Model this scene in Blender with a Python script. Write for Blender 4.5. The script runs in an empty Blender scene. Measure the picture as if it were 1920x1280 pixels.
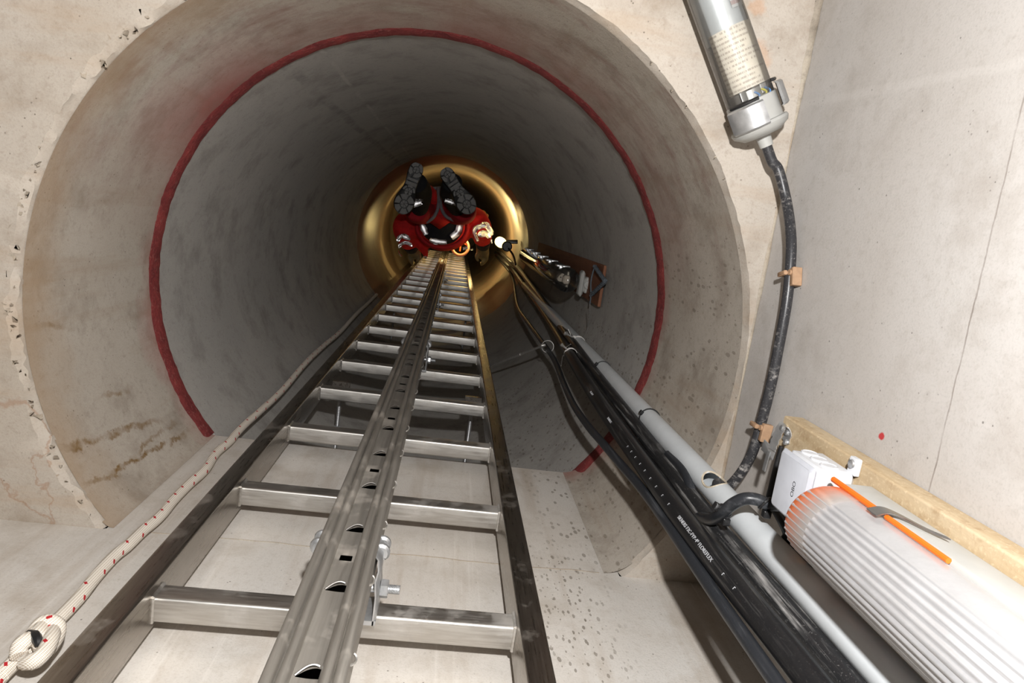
import bpy, math, random
from mathutils import Vector, Matrix
random.seed(7)
S = bpy.context.scene
COL = S.collection
V = Vector
pi = math.pi

# ------------------------------------------------------------------ frame
# world: +Z runs up the shaft, +Y towards the ladder, +X along the rungs
ROT = [[0.987129, -0.139893, -0.077501], [0.123867, 0.975317, -0.182792], [0.101159, 0.170839, 0.980092]]
FPX = 1280.0
def U(px, py, x=None, y=None, z=None):
    c = ((px - 960) / FPX, (py - 640) / FPX, 1.0)
    d = [sum(ROT[k][i] * c[k] for k in range(3)) for i in range(3)]
    t = x / d[0] if x is not None else y / d[1] if y is not None else z / d[2]
    return V((d[0] * t, d[1] * t, d[2] * t))
R0 = 0.461; AX, AY = -0.058, 0.163          # shaft radius and axis
ZC, ZR, ZG = 0.873, 1.266, 3.728            # chamber ceiling, first joint, second joint
YB, XR = 0.467, 0.409                       # back wall, right wall
PHI0 = math.asin((YB - AY) / R0)

def UR(px, py, r):
    d = U(px, py, z=1.0); a = d.x**2 + d.y**2; b = -2*(d.x*AX + d.y*AY); c = AX*AX + AY*AY - r*r
    return d * ((-b + math.sqrt(b*b - 4*a*c))/(2*a))
# ------------------------------------------------------------------ mesh tools
def finish(name, verts, faces, mat, parent=None, smooth=40, mats=None, midx=None):
    me = bpy.data.meshes.new(name)
    me.from_pydata([tuple(v) for v in verts], [], faces)
    me.validate(); me.update()
    if smooth:
        me.polygons.foreach_set('use_smooth', [True] * len(me.polygons))
        me.set_sharp_from_angle(angle=math.radians(smooth))
    for m in (mats or [mat]): me.materials.append(m)
    if midx:
        for p, i in zip(me.polygons, midx): p.material_index = i
    o = bpy.data.objects.new(name, me); COL.objects.link(o)
    if parent: o.parent = parent
    return o
class MB:
    def __init__(s): s.v = []; s.f = []; s.m = []; s.cur = 0; s.isl = []
    def add(s, v, f):
        b = len(s.v); s.v += [V(x) for x in v]; s.f += [tuple(i + b for i in q) for q in f]; s.m += [s.cur] * len(f)
        s.isl.append((b, len(s.v), len(s.f) - len(f), len(s.f)))
        return s
    def box(s, lo, hi, bev=0.0):
        lo, hi = V(lo), V(hi); c = (lo + hi) / 2; h = (hi - lo) / 2
        return s.obox(c, (V((1,0,0)), V((0,1,0)), V((0,0,1))), h, bev)
    def obox(s, c, ax, h, bev=0.0):
        c = V(c)
        if bev <= 0:
            vs = [c + ax[0]*(a*h[0]) + ax[1]*(b*h[1]) + ax[2]*(d*h[2]) for a in (-1,1) for b in (-1,1) for d in (-1,1)]
            return s.add(vs, [(0,1,3,2),(4,6,7,5),(0,4,5,1),(2,3,7,6),(0,2,6,4),(1,5,7,3)])
        # rounded in the plane of ax0/ax1, chamfered at the ends of ax2
        n = 4; prof = []
        for (sx, sy, a0) in ((1,1,0),(-1,1,90),(-1,-1,180),(1,-1,270)):
            for k in range(n + 1):
                a = math.radians(a0 + 90*k/n)
                prof.append((sx*(h[0]-bev) + bev*math.cos(a), sy*(h[1]-bev) + bev*math.sin(a)))
        rings = []
        for (zz, sh) in ((-h[2], bev), (-h[2]+bev, 0), (h[2]-bev, 0), (h[2], bev)):
            rings.append([c + ax[0]*(p[0]*(1 - sh/max(h[0],1e-6))) + ax[1]*(p[1]*(1 - sh/max(h[1],1e-6))) + ax[2]*zz for p in prof])
        return s.loft(rings, True, True)
    def loft(s, rings, cap=True, closed=True):
        n = len(rings[0]); vs = [p for r in rings for p in r]; f = []
        for i in range(len(rings) - 1):
            for k in range(n if closed else n - 1):
                k2 = (k + 1) % n
                f.append((i*n + k, i*n + k2, (i+1)*n + k2, (i+1)*n + k))
        if cap and closed:
            f.append(tuple(reversed(range(n)))); f.append(tuple(range((len(rings)-1)*n, len(rings)*n)))
        return s.add(vs, f)
    def tube(s, pts, r, n=12, cap=True, sub=0, scale2=1.0):
        pts = [V(p) for p in pts]
        rr = r if isinstance(r, (list, tuple)) else [r] * len(pts)
        if sub:
            pts, rr = spline(pts, rr, sub)
        t0 = (pts[1] - pts[0]).normalized()
        u = t0.orthogonal().normalized(); rings = []
        for i, p in enumerate(pts):
            t = ((pts[min(i+1, len(pts)-1)] - pts[max(i-1, 0)])).normalized()
            u = (u - t * u.dot(t)).normalized(); w = t.cross(u)
            rings.append([p + u*(rr[i]*math.cos(2*pi*k/n)) + w*(rr[i]*scale2*math.sin(2*pi*k/n)) for k in range(n)])
        return s.loft(rings, cap)
    def lathe(s, o, ax, prof, n=32, cap=True, ref=None):
        o = V(o); ax = V(ax).normalized()
        u = (V(ref) - ax*V(ref).dot(ax)).normalized() if ref is not None else ax.orthogonal().normalized()
        w = ax.cross(u)
        return s.loft([[o + ax*h + u*(r*math.cos(2*pi*k/n)) + w*(r*math.sin(2*pi*k/n)) for k in range(n)] for (h, r) in prof], cap)
    def hexnut(s, o, ax, r, h):
        return s.lathe(o, ax, [(0, r*.94), (h*.12, r), (h*.88, r), (h, r*.94)], 6)
    def torus(s, c, ax, R, r, n=32, m=10, a0=0, a1=360, ref=None):
        c = V(c); ax = V(ax).normalized()
        u = (V(ref) - ax*V(ref).dot(ax)).normalized() if ref is not None else ax.orthogonal().normalized()
        w = ax.cross(u)
        full = abs(a1 - a0 - 360) < 1e-6
        pts = [c + u*(R*math.cos(math.radians(a0+(a1-a0)*k/n))) + w*(R*math.sin(math.radians(a0+(a1-a0)*k/n))) for k in range(n+1)]
        return s.tube(pts, r, m)
    def build_split(s, name, mat, parent, smooth=40, world=True):
        # every added solid becomes a mesh object of its own
        out = []
        for (v0, v1, f0, f1) in s.isl:
            o = finish(name, s.v[v0:v1], [tuple(i - v0 for i in q) for q in s.f[f0:f1]], mat, parent, smooth)
            if world:
                p, off = parent, V((0, 0, 0))
                while p: off += p.location; p = p.parent
                o.location = -off
            out.append(o)
        return out
    def build(s, name, mat, parent=None, smooth=40, mats=None):
        return finish(name, s.v, s.f, mat, parent, smooth, mats, s.m if mats else None)
def spline(pts, rr, sub):
    out = []; ro = []
    n = len(pts)
    for i in range(n - 1):
        p0 = pts[max(i-1, 0)]; p1 = pts[i]; p2 = pts[i+1]; p3 = pts[min(i+2, n-1)]
        for k in range(sub):
            t = k / sub
            out.append(0.5*((2*p1) + (p2-p0)*t + (2*p0-5*p1+4*p2-p3)*t*t + (3*p1-p0-3*p2+p3)*t**3))
            ro.append(rr[i] + (rr[i+1]-rr[i])*t)
    out.append(pts[-1]); ro.append(rr[-1])
    return out, ro
def empty(name, loc=(0,0,0)):
    o = bpy.data.objects.new(name, None); COL.objects.link(o); o.location = loc; o.empty_display_size = .05
    return o
def tag(o, label=None, cat=None, group=None, kind=None):
    if label: o['label'] = label
    if cat: o['category'] = cat
    if group: o['group'] = group
    if kind: o['kind'] = kind
    return o
def keep(o, parent):      # parent while world position stays (parents are unrotated, unscaled)
    o.parent = parent; o.location = o.location - parent.location
    return o
def root_at(name, loc, parts_world):
    e = empty(name, loc)
    return e

# ------------------------------------------------------------------ materials
class NT:
    def __init__(s, name):
        s.mat = bpy.data.materials.new(name); s.mat.use_nodes = True
        s.t = s.mat.node_tree; s.n = s.t.nodes; s.l = s.t.links
        s.bsdf = s.n['Principled BSDF']; s.out = s.n['Material Output']
        s.tc = None
    def put(s, sock, v):
        if hasattr(v, 'is_linked') or isinstance(v, bpy.types.NodeSocket): s.l.new(v, sock)
        elif isinstance(v, (tuple, list)) and len(v) == 3 and sock.type == 'RGBA': sock.default_value = (*v, 1)
        else: sock.default_value = v
    def obj(s):
        if not s.tc: s.tc = s.n.new('ShaderNodeTexCoord')
        return s.tc.outputs['Object']
    def math(s, op, a, b=0.0, c=None, clamp=False):
        m = s.n.new('ShaderNodeMath'); m.operation = op; m.use_clamp = clamp
        s.put(m.inputs[0], a); s.put(m.inputs[1], b)
        if c is not None: s.put(m.inputs[2], c)
        return m.outputs[0]
    def sep(s, v=None):
        m = s.n.new('ShaderNodeSeparateXYZ'); s.put(m.inputs[0], v or s.obj()); return m.outputs
    def comb(s, x, y, z):
        m = s.n.new('ShaderNodeCombineXYZ')
        for i, q in enumerate((x, y, z)): s.put(m.inputs[i], q)
        return m.outputs[0]
    def scale(s, sc, v=None):
        m = s.n.new('ShaderNodeMapping'); s.put(m.inputs[0], v or s.obj()); m.inputs['Scale'].default_value = sc; return m.outputs[0]
    def noise(s, scale, detail=4, rough=.6, vec=None, dist=0.0):
        m = s.n.new('ShaderNodeTexNoise'); s.put(m.inputs['Vector'], vec or s.obj())
        m.inputs['Scale'].default_value = scale; m.inputs['Detail'].default_value = detail
        m.inputs['Roughness'].default_value = rough; m.inputs['Distortion'].default_value = dist
        return m.outputs['Fac']
    def voro(s, scale, feature='F1', vec=None, out='Distance', rnd=1.0):
        m = s.n.new('ShaderNodeTexVoronoi'); m.feature = feature; s.put(m.inputs['Vector'], vec or s.obj())
        m.inputs['Scale'].default_value = scale; m.inputs['Randomness'].default_value = rnd
        return m.outputs[out]
    def rng(s, v, a, b, c=0.0, d=1.0, smooth=False):
        m = s.n.new('ShaderNodeMapRange'); s.put(m.inputs[0], v)
        for i, q in enumerate((a, b, c, d)): m.inputs[i+1].default_value = q
        if smooth: m.interpolation_type = 'SMOOTHSTEP'
        return m.outputs[0]
    def mix(s, f, a, b, mode='MIX'):
        m = s.n.new('ShaderNodeMix'); m.data_type = 'RGBA'; m.blend_type = mode
        s.put(m.inputs[0], f); s.put(m.inputs[6], a); s.put(m.inputs[7], b)
        return m.outputs[2]
    def bump(s, h, strength=.3, dist=.002):
        m = s.n.new('ShaderNodeBump'); m.inputs['Strength'].default_value = strength; m.inputs['Distance'].default_value = dist
        s.put(m.inputs['Height'], h); s.l.new(m.outputs[0], s.bsdf.inputs['Normal'])
    def set(s, **k):
        names = dict(color='Base Color', rough='Roughness', metal='Metallic', spec='Specular IOR Level', trans='Transmission Weight',
                     alpha='Alpha', emit='Emission Color', emits='Emission Strength', ior='IOR', coat='Coat Weight', sheen='Sheen Weight', aniso='Anisotropic')
        for a, v in k.items(): s.put(s.bsdf.inputs[names[a]], v)
        return s
def srgb(r, g, b):
    f = lambda c: (c/255/12.92 if c/255 <= .04045 else ((c/255+.055)/1.055)**2.4)
    return (f(r), f(g), f(b))
K = .75
def dim(c): return tuple(q*K for q in c)
def simple(name, col, rough=.5, metal=0.0, var=.15, scale=40, bump=0.0, spec=.5):
    m = NT(name); n = m.noise(scale, 4); col = dim(col)
    m.set(color=m.mix(m.rng(n, .3, .7), tuple(c*(1-var) for c in col), tuple(min(1, c*(1+var)) for c in col)), rough=rough, metal=metal, spec=spec)
    if bump: m.bump(n, bump, .001)
    return m.mat

def concrete(name, base, light, dark, brown=None, kind=None):
    base, light, dark = dim(base), dim(light), dim(dark)
    if brown: brown = dim(brown)
    m = NT(name)
    big = m.noise(2.6, 5, .62); mid = m.noise(11, 6, .65); fine = m.noise(90, 5, .7); micro = m.noise(420, 3, .6)
    c = m.mix(m.rng(big, .36, .64), base, light)
    c = m.mix(m.math('MULTIPLY', m.rng(mid, .5, .72), .75), c, dark)
    c = m.mix(m.math('MULTIPLY', m.rng(fine, .53, .75), .5), c, dark)
    c = m.mix(m.math('MULTIPLY', m.rng(micro, .5, .75), .22), c, tuple(x*.6 for x in dark))
    x, y, z = m.sep()
    if brown:
        st = m.noise(1.0, 5, .6, m.scale((5, 30, 5) if kind == 'ceiling' else (24, 24, 2.2)))
        c = m.mix(m.math('MULTIPLY', m.rng(st, .52, .75), .5), c, brown)
    # small pits
    pit = m.voro(130); pm = m.math('MULTIPLY', m.rng(pit, .10, .16, 1, 0), m.rng(m.noise(30, 3), .56, .62))
    c = m.mix(m.math('MULTIPLY', pm, .75), c, tuple(x*.35 for x in dark))
    hgt = m.math('ADD', m.math('MULTIPLY', fine, .5), m.math('MULTIPLY', micro, .4))
    ang = None
    def box3(lo, hi, soft):
        w = None
        for q, a, b in zip((x, y, z), lo, hi):
            k = m.math('MULTIPLY', m.rng(q, a - soft, a + soft, 0, 1, True), m.rng(q, b - soft, b + soft, 1, 0, True))
            w = k if w is None else m.math('MULTIPLY', w, k)
        return w
    def drops(c, lo, hi, scale=55, amount=.8, stretch=.35):
        wv = m.n.new('ShaderNodeVectorMath'); wv.operation = 'ADD'; sv0 = m.scale((1, 1, stretch)); nt = m.n.new('ShaderNodeTexNoise'); nt.inputs['Scale'].default_value = 90; m.put(nt.inputs['Vector'], sv0)
        sc_ = m.n.new('ShaderNodeVectorMath'); sc_.operation = 'SCALE'; m.l.new(nt.outputs['Color'], sc_.inputs[0]); sc_.inputs['Scale'].default_value = .35/scale
        m.l.new(sv0, wv.inputs[0]); m.l.new(sc_.outputs[0], wv.inputs[1]); sv = wv.outputs[0]
        d = m.voro(scale, vec=sv); r = m.voro(scale, vec=sv, out='Color')
        sx = m.sep(r)[0]
        k = m.math('MULTIPLY', m.math('LESS_THAN', m.math('ADD', d, m.math('MULTIPLY', m.sep(r)[1], .28)), .40), m.math('GREATER_THAN', sx, .55))
        k = m.math('MULTIPLY', k, box3(lo, hi, .04))
        return m.mix(m.math('MULTIPLY', k, amount), c, (.13, .105, .075))
    if kind in ('collar', 'pipe'):
        ang = m.math('ARCTAN2', m.math('SUBTRACT', y, AY), m.math('SUBTRACT', x, AX))
    if kind == 'collar':
        wob = m.math('MULTIPLY', m.math('SUBTRACT', m.noise(9, 4), .5), .16)
        wz = m.math('ADD', z, wob)
        # red overspray next to the joint
        patch = m.noise(3.1, 3, .6)
        fan = m.math('MAXIMUM', m.rng(m.math('ABSOLUTE', m.math('ADD', ang, 2.5)), .05, .55, 1, 0, True), m.math('MULTIPLY', m.rng(m.math('ABSOLUTE', m.math('ADD', ang, 1.42)), .05, .35, 1, 0, True), .6))
        red = m.math('MULTIPLY', m.rng(wz, .99, 1.25), m.math('MAXIMUM', m.math('MULTIPLY', m.rng(patch, .42, .58), .5), fan))
        up = m.rng(y, .12, -.12)
        near = m.math('MULTIPLY', m.rng(wz, 1.19, 1.26), .5)
        k = m.math('MAXIMUM', m.math('MULTIPLY', red, up), near)
        c = m.mix(m.math('MULTIPLY', k, .8), c, srgb(158, 74, 70))
        # purplish brown laitance film
        lam = m.noise(1.0, 6, .7, m.scale((7, 7, 16)))
        c = m.mix(m.math('MULTIPLY', m.rng(lam, .48, .7), m.math('MULTIPLY', up, .85)), c, srgb(142, 118, 108))
        # rusty edge along the left rim
        rim = m.math('MULTIPLY', m.rng(wz, .99, .89), m.rng(x, -.15, -.35))
        c = m.mix(m.math('MULTIPLY', rim, .5), c, srgb(150, 120, 84))
        # rust streaks running along the shaft, low on the left
        for (a0, za, zb, w, amt, sl) in ((2.62, .87, 1.16, .012, .85, .35), (2.52, .88, 1.2, .010, .9, .2), (2.545, 1.0, 1.23, .008, .6, -.1),
                                         (2.75, 1.0, 1.12, .008, .6, .1), (2.98, .9, 1.0, .012, .55, .3), (2.38+.12, 1.08, 1.22, .008, .6, 0)):
            d = m.math('ABSOLUTE', m.math('SUBTRACT', m.math('ADD', m.math('ADD', ang, m.math('MULTIPLY', m.math('SUBTRACT', m.noise(22, 5, .7), .5), .09)),
                                                    m.math('MULTIPLY', m.math('SUBTRACT', z, 1.05), sl)), a0))
            k = m.math('MULTIPLY', m.rng(d, w*.35, w*1.3, 1, 0, True), m.math('MULTIPLY', m.rng(z, za, za+.05), m.rng(z, zb-.06, zb, 1, 0)))
            k = m.math('MULTIPLY', k, m.rng(m.noise(35, 3), .35, .6))
            c = m.mix(m.math('MULTIPLY', k, amt), c, srgb(112, 82, 34))
        c = drops(c, (.20, .0, .85), (.6, .6, 1.3), 120, .45, .4)
    if kind == 'pipe':
        arc = m.noise(1.0, 4, .6, m.scale((2, 2, 30)))
        c = m.mix(m.math('MULTIPLY', m.rng(arc, .5, .8), .25), c, light)
        blot = m.noise(5, 6, .7)
        c = m.mix(m.math('MULTIPLY', m.rng(blot, .58, .72), .45), c, dark)
        c = drops(c, (.1, .1, 1.2), (.6, .7, 2.1), 110, .5, .5)
        # pale cement run and the dark seam of the mould, high on the left
        for (a0, w, col, amt) in ((-2.05, .012, tuple(min(1, q*1.35) for q in light), .45), (-2.2, .03, tuple(q*.5 for q in dark), .4)):
            d = m.math('ABSOLUTE', m.math('SUBTRACT', m.math('ADD', ang, m.math('MULTIPLY', m.math('SUBTRACT', m.noise(8, 4), .5), .05)), a0))
            c = m.mix(m.math('MULTIPLY', m.math('MULTIPLY', m.rng(d, w*.4, w, 1, 0, True), m.rng(m.noise(14, 4), .4, .6)), amt), c, col)
    if kind == 'ceiling':
        # rusty cracks low on the left
        cr = m.voro(5.5, 'DISTANCE_TO_EDGE', vec=m.comb(m.math('ADD', x, m.math('MULTIPLY', m.noise(14, 5), .09)), m.math('ADD', y, m.math('MULTIPLY', m.noise(17, 5), .09)), z))
        k = m.math('MULTIPLY', m.rng(cr, .002, .010, 1, 0), box3((-.9, .27, .8), (-.405, .5, .95), .03))
        c = m.mix(m.math('MULTIPLY', k, .42), c, srgb(140, 100, 70))
        for (cx, cy, rr) in ((.345, -.245, .02), (.332, -.30, .012)):
            d = m.math('SQRT', m.math('ADD', m.math('POWER', m.math('SUBTRACT', x, cx), 2.0), m.math('POWER', m.math('SUBTRACT', y, cy), 2.0)))
            d = m.math('ADD', d, m.math('MULTIPLY', m.math('SUBTRACT', m.noise(60, 4), .5), .03))
            c = m.mix(m.math('MULTIPLY', m.rng(d, rr*.5, rr, 1, 0), .4), c, srgb(186, 142, 106))
    if kind == 'back':
        c = drops(c, (.165, .4, .52), (.25, .5, .90), 140, .7, .45)
        c = drops(c, (.13, .4, .45), (.25, .5, .95), 160, .6, .5)
        c = drops(c, (.20, .4, .9), (.3, .5, 1.25), 120, .6, .5)
        w = m.noise(1.0, 4, .6, m.scale((60, 1, 1.5)))
        c = m.mix(m.math('MULTIPLY', m.rng(w, .62, .72), .3), c, tuple(min(1, q*1.25) for q in light))
    if kind == 'right':
        # board joints in the formwork, a pale ghost line and a red paint spot
        def line(c, e, w, amt, col):
            return m.mix(m.math('MULTIPLY', m.rng(m.math('ABSOLUTE', e), w*.4, w, 1, 0), amt), c, col)
        wob = m.math('MULTIPLY', m.math('SUBTRACT', m.noise(30, 4), .5), .004)
        def through(p, q):       # signed offset in z from the line through two places on the wall
            k_ = (q.z - p.z)/(q.y - p.y)
            return m.math('SUBTRACT', m.math('SUBTRACT', z, p.z), m.math('MULTIPLY', m.math('SUBTRACT', y, p.y), k_))
        c = line(c, m.math('ADD', through(U(1810, 640, x=XR), U(1740, 930, x=XR)), wob), .0011, m.rng(m.noise(22, 4), .3, .6, .15, .7), (.16, .13, .11))
        pa_, pb_ = U(1515, 195, x=XR), U(1900, 120, x=XR)
        c = line(c, m.math('ADD', m.math('SUBTRACT', m.math('SUBTRACT', y, pa_.y), m.math('MULTIPLY', m.math('SUBTRACT', z, pa_.z), (pb_.y - pa_.y)/(pb_.z - pa_.z))), m.math('MULTIPLY', wob, 2.5)), .006, .16, (.62, .60, .57))
        sp_ = U(1653, 818, x=XR)
        d = m.math('SQRT', m.math('ADD', m.math('POWER', m.math('SUBTRACT', y, sp_.y), 2.0), m.math('POWER', m.math('SUBTRACT', z, sp_.z), 2.0)))
        d = m.math('ADD', d, m.math('MULTIPLY', m.math('SUBTRACT', m.noise(150, 3), .5), .004))
        c = m.mix(m.rng(d, .0032, .0046, 1, 0), c, srgb(176, 60, 62))
    m.set(color=c, rough=.82, spec=.25)
    m.bump(hgt, .14 if kind == 'right' else .35, .0025)
    return m.mat

M = {}
M['ceiling'] = concrete('ceiling_concrete', srgb(191, 180, 166), srgb(205, 196, 185), srgb(162, 147, 130), srgb(184, 160, 134), 'ceiling')
M['right'] = concrete('wall_concrete', srgb(202, 196, 190), srgb(213, 209, 205), srgb(184, 176, 168), None, 'right')
M['back'] = concrete('back_wall_concrete', srgb(224, 216, 206), srgb(233, 228, 221), srgb(198, 187, 173), srgb(180, 160, 138), 'back')
M['collar'] = concrete('collar_concrete', srgb(194, 184, 171), srgb(208, 199, 187), srgb(150, 137, 122), srgb(168, 146, 122), 'collar')
M['pipe'] = concrete('pipe_concrete', srgb(184, 181, 176), srgb(195, 191, 185), srgb(146, 141, 135), None, 'pipe')
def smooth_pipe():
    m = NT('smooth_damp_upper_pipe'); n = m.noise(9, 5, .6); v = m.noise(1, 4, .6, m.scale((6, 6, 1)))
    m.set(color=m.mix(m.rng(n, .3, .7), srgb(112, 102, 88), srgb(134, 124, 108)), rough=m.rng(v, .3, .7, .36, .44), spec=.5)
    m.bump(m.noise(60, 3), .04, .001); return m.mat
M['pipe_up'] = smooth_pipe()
M['dark_unseen'] = concrete('dark_unseen_concrete', srgb(120, 112, 102), srgb(134, 126, 116), srgb(90, 82, 74))  # for unseen walls and floor, made dark to cut their bounced light
M['grout'] = concrete('rough_grout', srgb(176, 162, 144), srgb(200, 190, 174), srgb(110, 100, 90), srgb(150, 120, 90), None)

def red_paint():
    m = NT('red_joint_paint'); n = m.noise(30, 6, .7); f = m.noise(160, 4)
    c = m.mix(m.rng(n, .35, .65), srgb(98, 34, 36), srgb(134, 54, 52))
    c = m.mix(m.math('MULTIPLY', m.rng(f, .56, .7), .5), c, srgb(150, 100, 92))
    m.set(color=c, rough=.7); m.bump(m.math('ADD', n, f), .6, .004); return m.mat
M['red_joint'] = red_paint()

def steel(name, c1, c2, rough, stain=True, along=(30, 400, 400), dirt=.35, mt=1.0):
    c1, c2 = dim(c1), dim(c2)
    m = NT(name)
    br = m.noise(1, 4, .6, m.scale(along)); n = m.noise(14, 5, .65)
    c = m.mix(m.rng(br, .3, .7), c1, c2)
    k = m.math('MULTIPLY', m.rng(n, .54, .7), dirt)
    c = m.mix(k, c, (.34, .30, .26))
    if stain:
        c = m.mix(m.math('MULTIPLY', m.rng(m.noise(6, 5, .7), .6, .72), .35), c, srgb(150, 116, 84))
    r = m.math('ADD', m.rng(br, .3, .7, rough - .05, rough + .08), m.math('MULTIPLY', k, .5))
    m.set(color=c, rough=r, metal=m.math('SUBTRACT', mt, m.math('MULTIPLY', k, 1.2), clamp=True))
    m.bump(br, .06, .0006); return m.mat
M['steel_rung'] = steel('rung_stainless_steel', (.66, .63, .59), (.86, .84, .80), .44)
M['steel_stile'] = steel('stile_stainless_steel', (.42, .38, .335), (.56, .515, .465), .29, True, (400, 400, 16), .3)
M['steel_rail'] = steel('rail_galvanised_steel', (.31, .285, .25), (.46, .43, .385), .46, True, (160, 160, 8), .5, .6)
M['zinc'] = simple('zinc_plated_steel', (.66, .67, .68), .38, .75, .2, 60)
M['weld_zinc'] = simple('bright_cut_edge', (.88, .87, .85), .35, 1.0, .1)
M['dark_plastic'] = simple('black_plastic', (.015, .015, .016), .38, 0, .3)

def cable_mat(name, col, dust, dcol, rough=.35):
    m = NT(name)
    x, y, z = m.sep()
    n1 = m.noise(1, 5, .7, m.scale((150, 150, 6))); n2 = m.noise(500, 3, .6); n3 = m.noise(16, 4, .6)
    k = m.math('MULTIPLY', m.rng(n1, .52, .7), m.rng(n3, .4, .62))
    k = m.math('MULTIPLY', k, dust)
    k2 = m.math('MULTIPLY', m.rng(n2, .61, .68), dust*.28)
    c = m.mix(m.math('MAXIMUM', k, k2), col, dcol)
    m.set(color=c, rough=m.math('ADD', rough, m.math('MULTIPLY', k, .4)), spec=.4)
    m.bump(n2, .12, .0006); return m.mat
M['cable_black'] = cable_mat('black_cable_sheath', (.012, .012, .013), .5, (.17, .16, .15))
M['cable_dusty'] = cable_mat('dusty_black_cable_sheath', (.018, .018, .019), 1.0, (.33, .32, .31))
M['cable_thin'] = cable_mat('thin_black_cable_sheath', (.022, .024, .028), .7, (.12, .125, .135))
M['cable_wall'] = cable_mat('worn_black_cable_sheath', (.03, .03, .033), 1.4, (.36, .34, .32))
M['conduit'] = simple('grey_plastic_conduit', srgb(232, 237, 240), .42, 0, .05, 30, .03)
M['conduit_cut'] = simple('raw_cut_conduit_edge', srgb(222, 208, 184), .7, 0, .15, 200)
M['white_print'] = simple('white_print', (.62, .63, .66), .5, 0, .05)
M['box_white'] = simple('white_plastic', srgb(226, 228, 232), .38, 0, .02, 60)
M['box_grey'] = simple('pale_grey_plastic', srgb(205, 208, 216), .42, 0, .04, 90)
M['clip'] = simple('tan_plastic_clip', srgb(186, 150, 118), .6, 0, .15, 120)
M['wire'] = simple('light_tie_wire', (.62, .60, .57), .4, .7, .2, 200)

def wood(name, c1, c2, dk, along):
    c1, c2, dk = dim(c1), dim(c2), dim(dk); m = NT(name); g = m.noise(1, 6, .65, m.scale(along)); n = m.noise(60, 5, .7); f = m.noise(260, 3, .6)
    c = m.mix(m.rng(g, .35, .65), c1, c2)
    c = m.mix(m.math('MULTIPLY', m.rng(n, .52, .7), .5), c, dk)
    c = m.mix(m.math('MULTIPLY', m.rng(f, .55, .68), .5), c, tuple(min(1, q*1.25) for q in c2))
    m.set(color=c, rough=.75, spec=.3); m.bump(m.math('ADD', g, f), .3, .001); return m.mat
M['wood'] = wood('rough_sawn_wood', srgb(190, 164, 126), srgb(212, 192, 160), srgb(156, 122, 82), (40, 40, 5))
M['wood_red'] = wood('red_brown_stained_wood', srgb(126, 82, 60), srgb(146, 98, 72), srgb(96, 60, 44), (40, 40, 4))

def clear(name, tint=(1,1,1), gloss=.06, rough=.08, frost=0.0, fcol=(.8,.8,.8)):
    fcol = dim(fcol); m = NT(name); n, l = m.n, m.l
    tr = n.new('ShaderNodeBsdfTransparent'); tr.inputs[0].default_value = (*tint, 1)
    gl = n.new('ShaderNodeBsdfGlossy'); gl.inputs['Roughness'].default_value = rough
    fr = n.new('ShaderNodeFresnel'); fr.inputs['IOR'].default_value = 1.45
    ad = m.math('ADD', fr.outputs[0], gloss, clamp=True)
    mx = n.new('ShaderNodeMixShader'); l.new(ad, mx.inputs[0]); l.new(tr.outputs[0], mx.inputs[1]); l.new(gl.outputs[0], mx.inputs[2])
    o = mx.outputs[0]
    if frost:
        df = n.new('ShaderNodeBsdfDiffuse'); df.inputs[0].default_value = (*fcol, 1)
        tl = n.new('ShaderNodeBsdfTranslucent'); tl.inputs[0].default_value = (*fcol, 1)
        m2 = n.new('ShaderNodeMixShader'); m2.inputs[0].default_value = .45; l.new(df.outputs[0], m2.inputs[1]); l.new(tl.outputs[0], m2.inputs[2])
        m3 = n.new('ShaderNodeMixShader'); m3.inputs[0].default_value = frost
        dirt = m.math('MULTIPLY', m.rng(m.noise(45, 5, .7), .4, .7, .93, 1.07), frost); l.new(dirt, m3.inputs[0])
        l.new(o, m3.inputs[1]); l.new(m2.outputs[0], m3.inputs[2]); o = m3.outputs[0]
    l.new(o, m.out.inputs['Surface']); return m.mat
M['clear_tube'] = clear('clear_polycarbonate', (.96, .96, .95), .05, .12, .10, (.75, .73, .7))
M['lamp_clear'] = clear('ribbed_clear_plastic', (.96, .96, .97), .03, .25, .62, (.86, .86, .88))
M['lamp_orange'] = clear('orange_translucent_plastic', (1, .62, .35), .04, .2, .62, srgb(255, 120, 36))
def fade_orange(mat):
    m = NT.__new__(NT); m.mat = mat; m.t = mat.node_tree; m.n = m.t.nodes; m.l = m.t.links; m.tc = None
    x, y, z = m.sep(); f = m.math('MULTIPLY', m.rng(z, .494, .532, 0, 1, True), m.rng(y, .252, .205, .35, 1))
    c = m.mix(f, dim((.86, .82, .80)), srgb(255, 128, 36))
    for nd in m.n:
        if nd.type in ('BSDF_DIFFUSE', 'BSDF_TRANSLUCENT'): m.l.new(c, nd.inputs[0])
fade_orange(M['lamp_orange'])
M['orange'] = simple('orange_gasket', srgb(255, 120, 30), .5, 0, .05)
M['lamp_frost'] = clear('frosted_end_plastic', (.98, .93, .9), .04, .2, .22, srgb(235, 205, 185))
M['lamp_dome'] = clear('dark_clear_dome', (.75, .7, .62), .05, .06, .06, (.4, .38, .35))
M['reflector'] = simple('white_reflector', (.82, .83, .85), .35, 0, .04)
M['silver'] = simple('brushed_aluminium', (.66, .70, .72), .38, .45, .1, 30)
M['grey_housing'] = simple('pale_grey_housing', srgb(190, 190, 186), .45, 0, .06)
M['clip_steel'] = simple('grey_steel_clip', srgb(170, 170, 168), .35, .9, .1)

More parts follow.
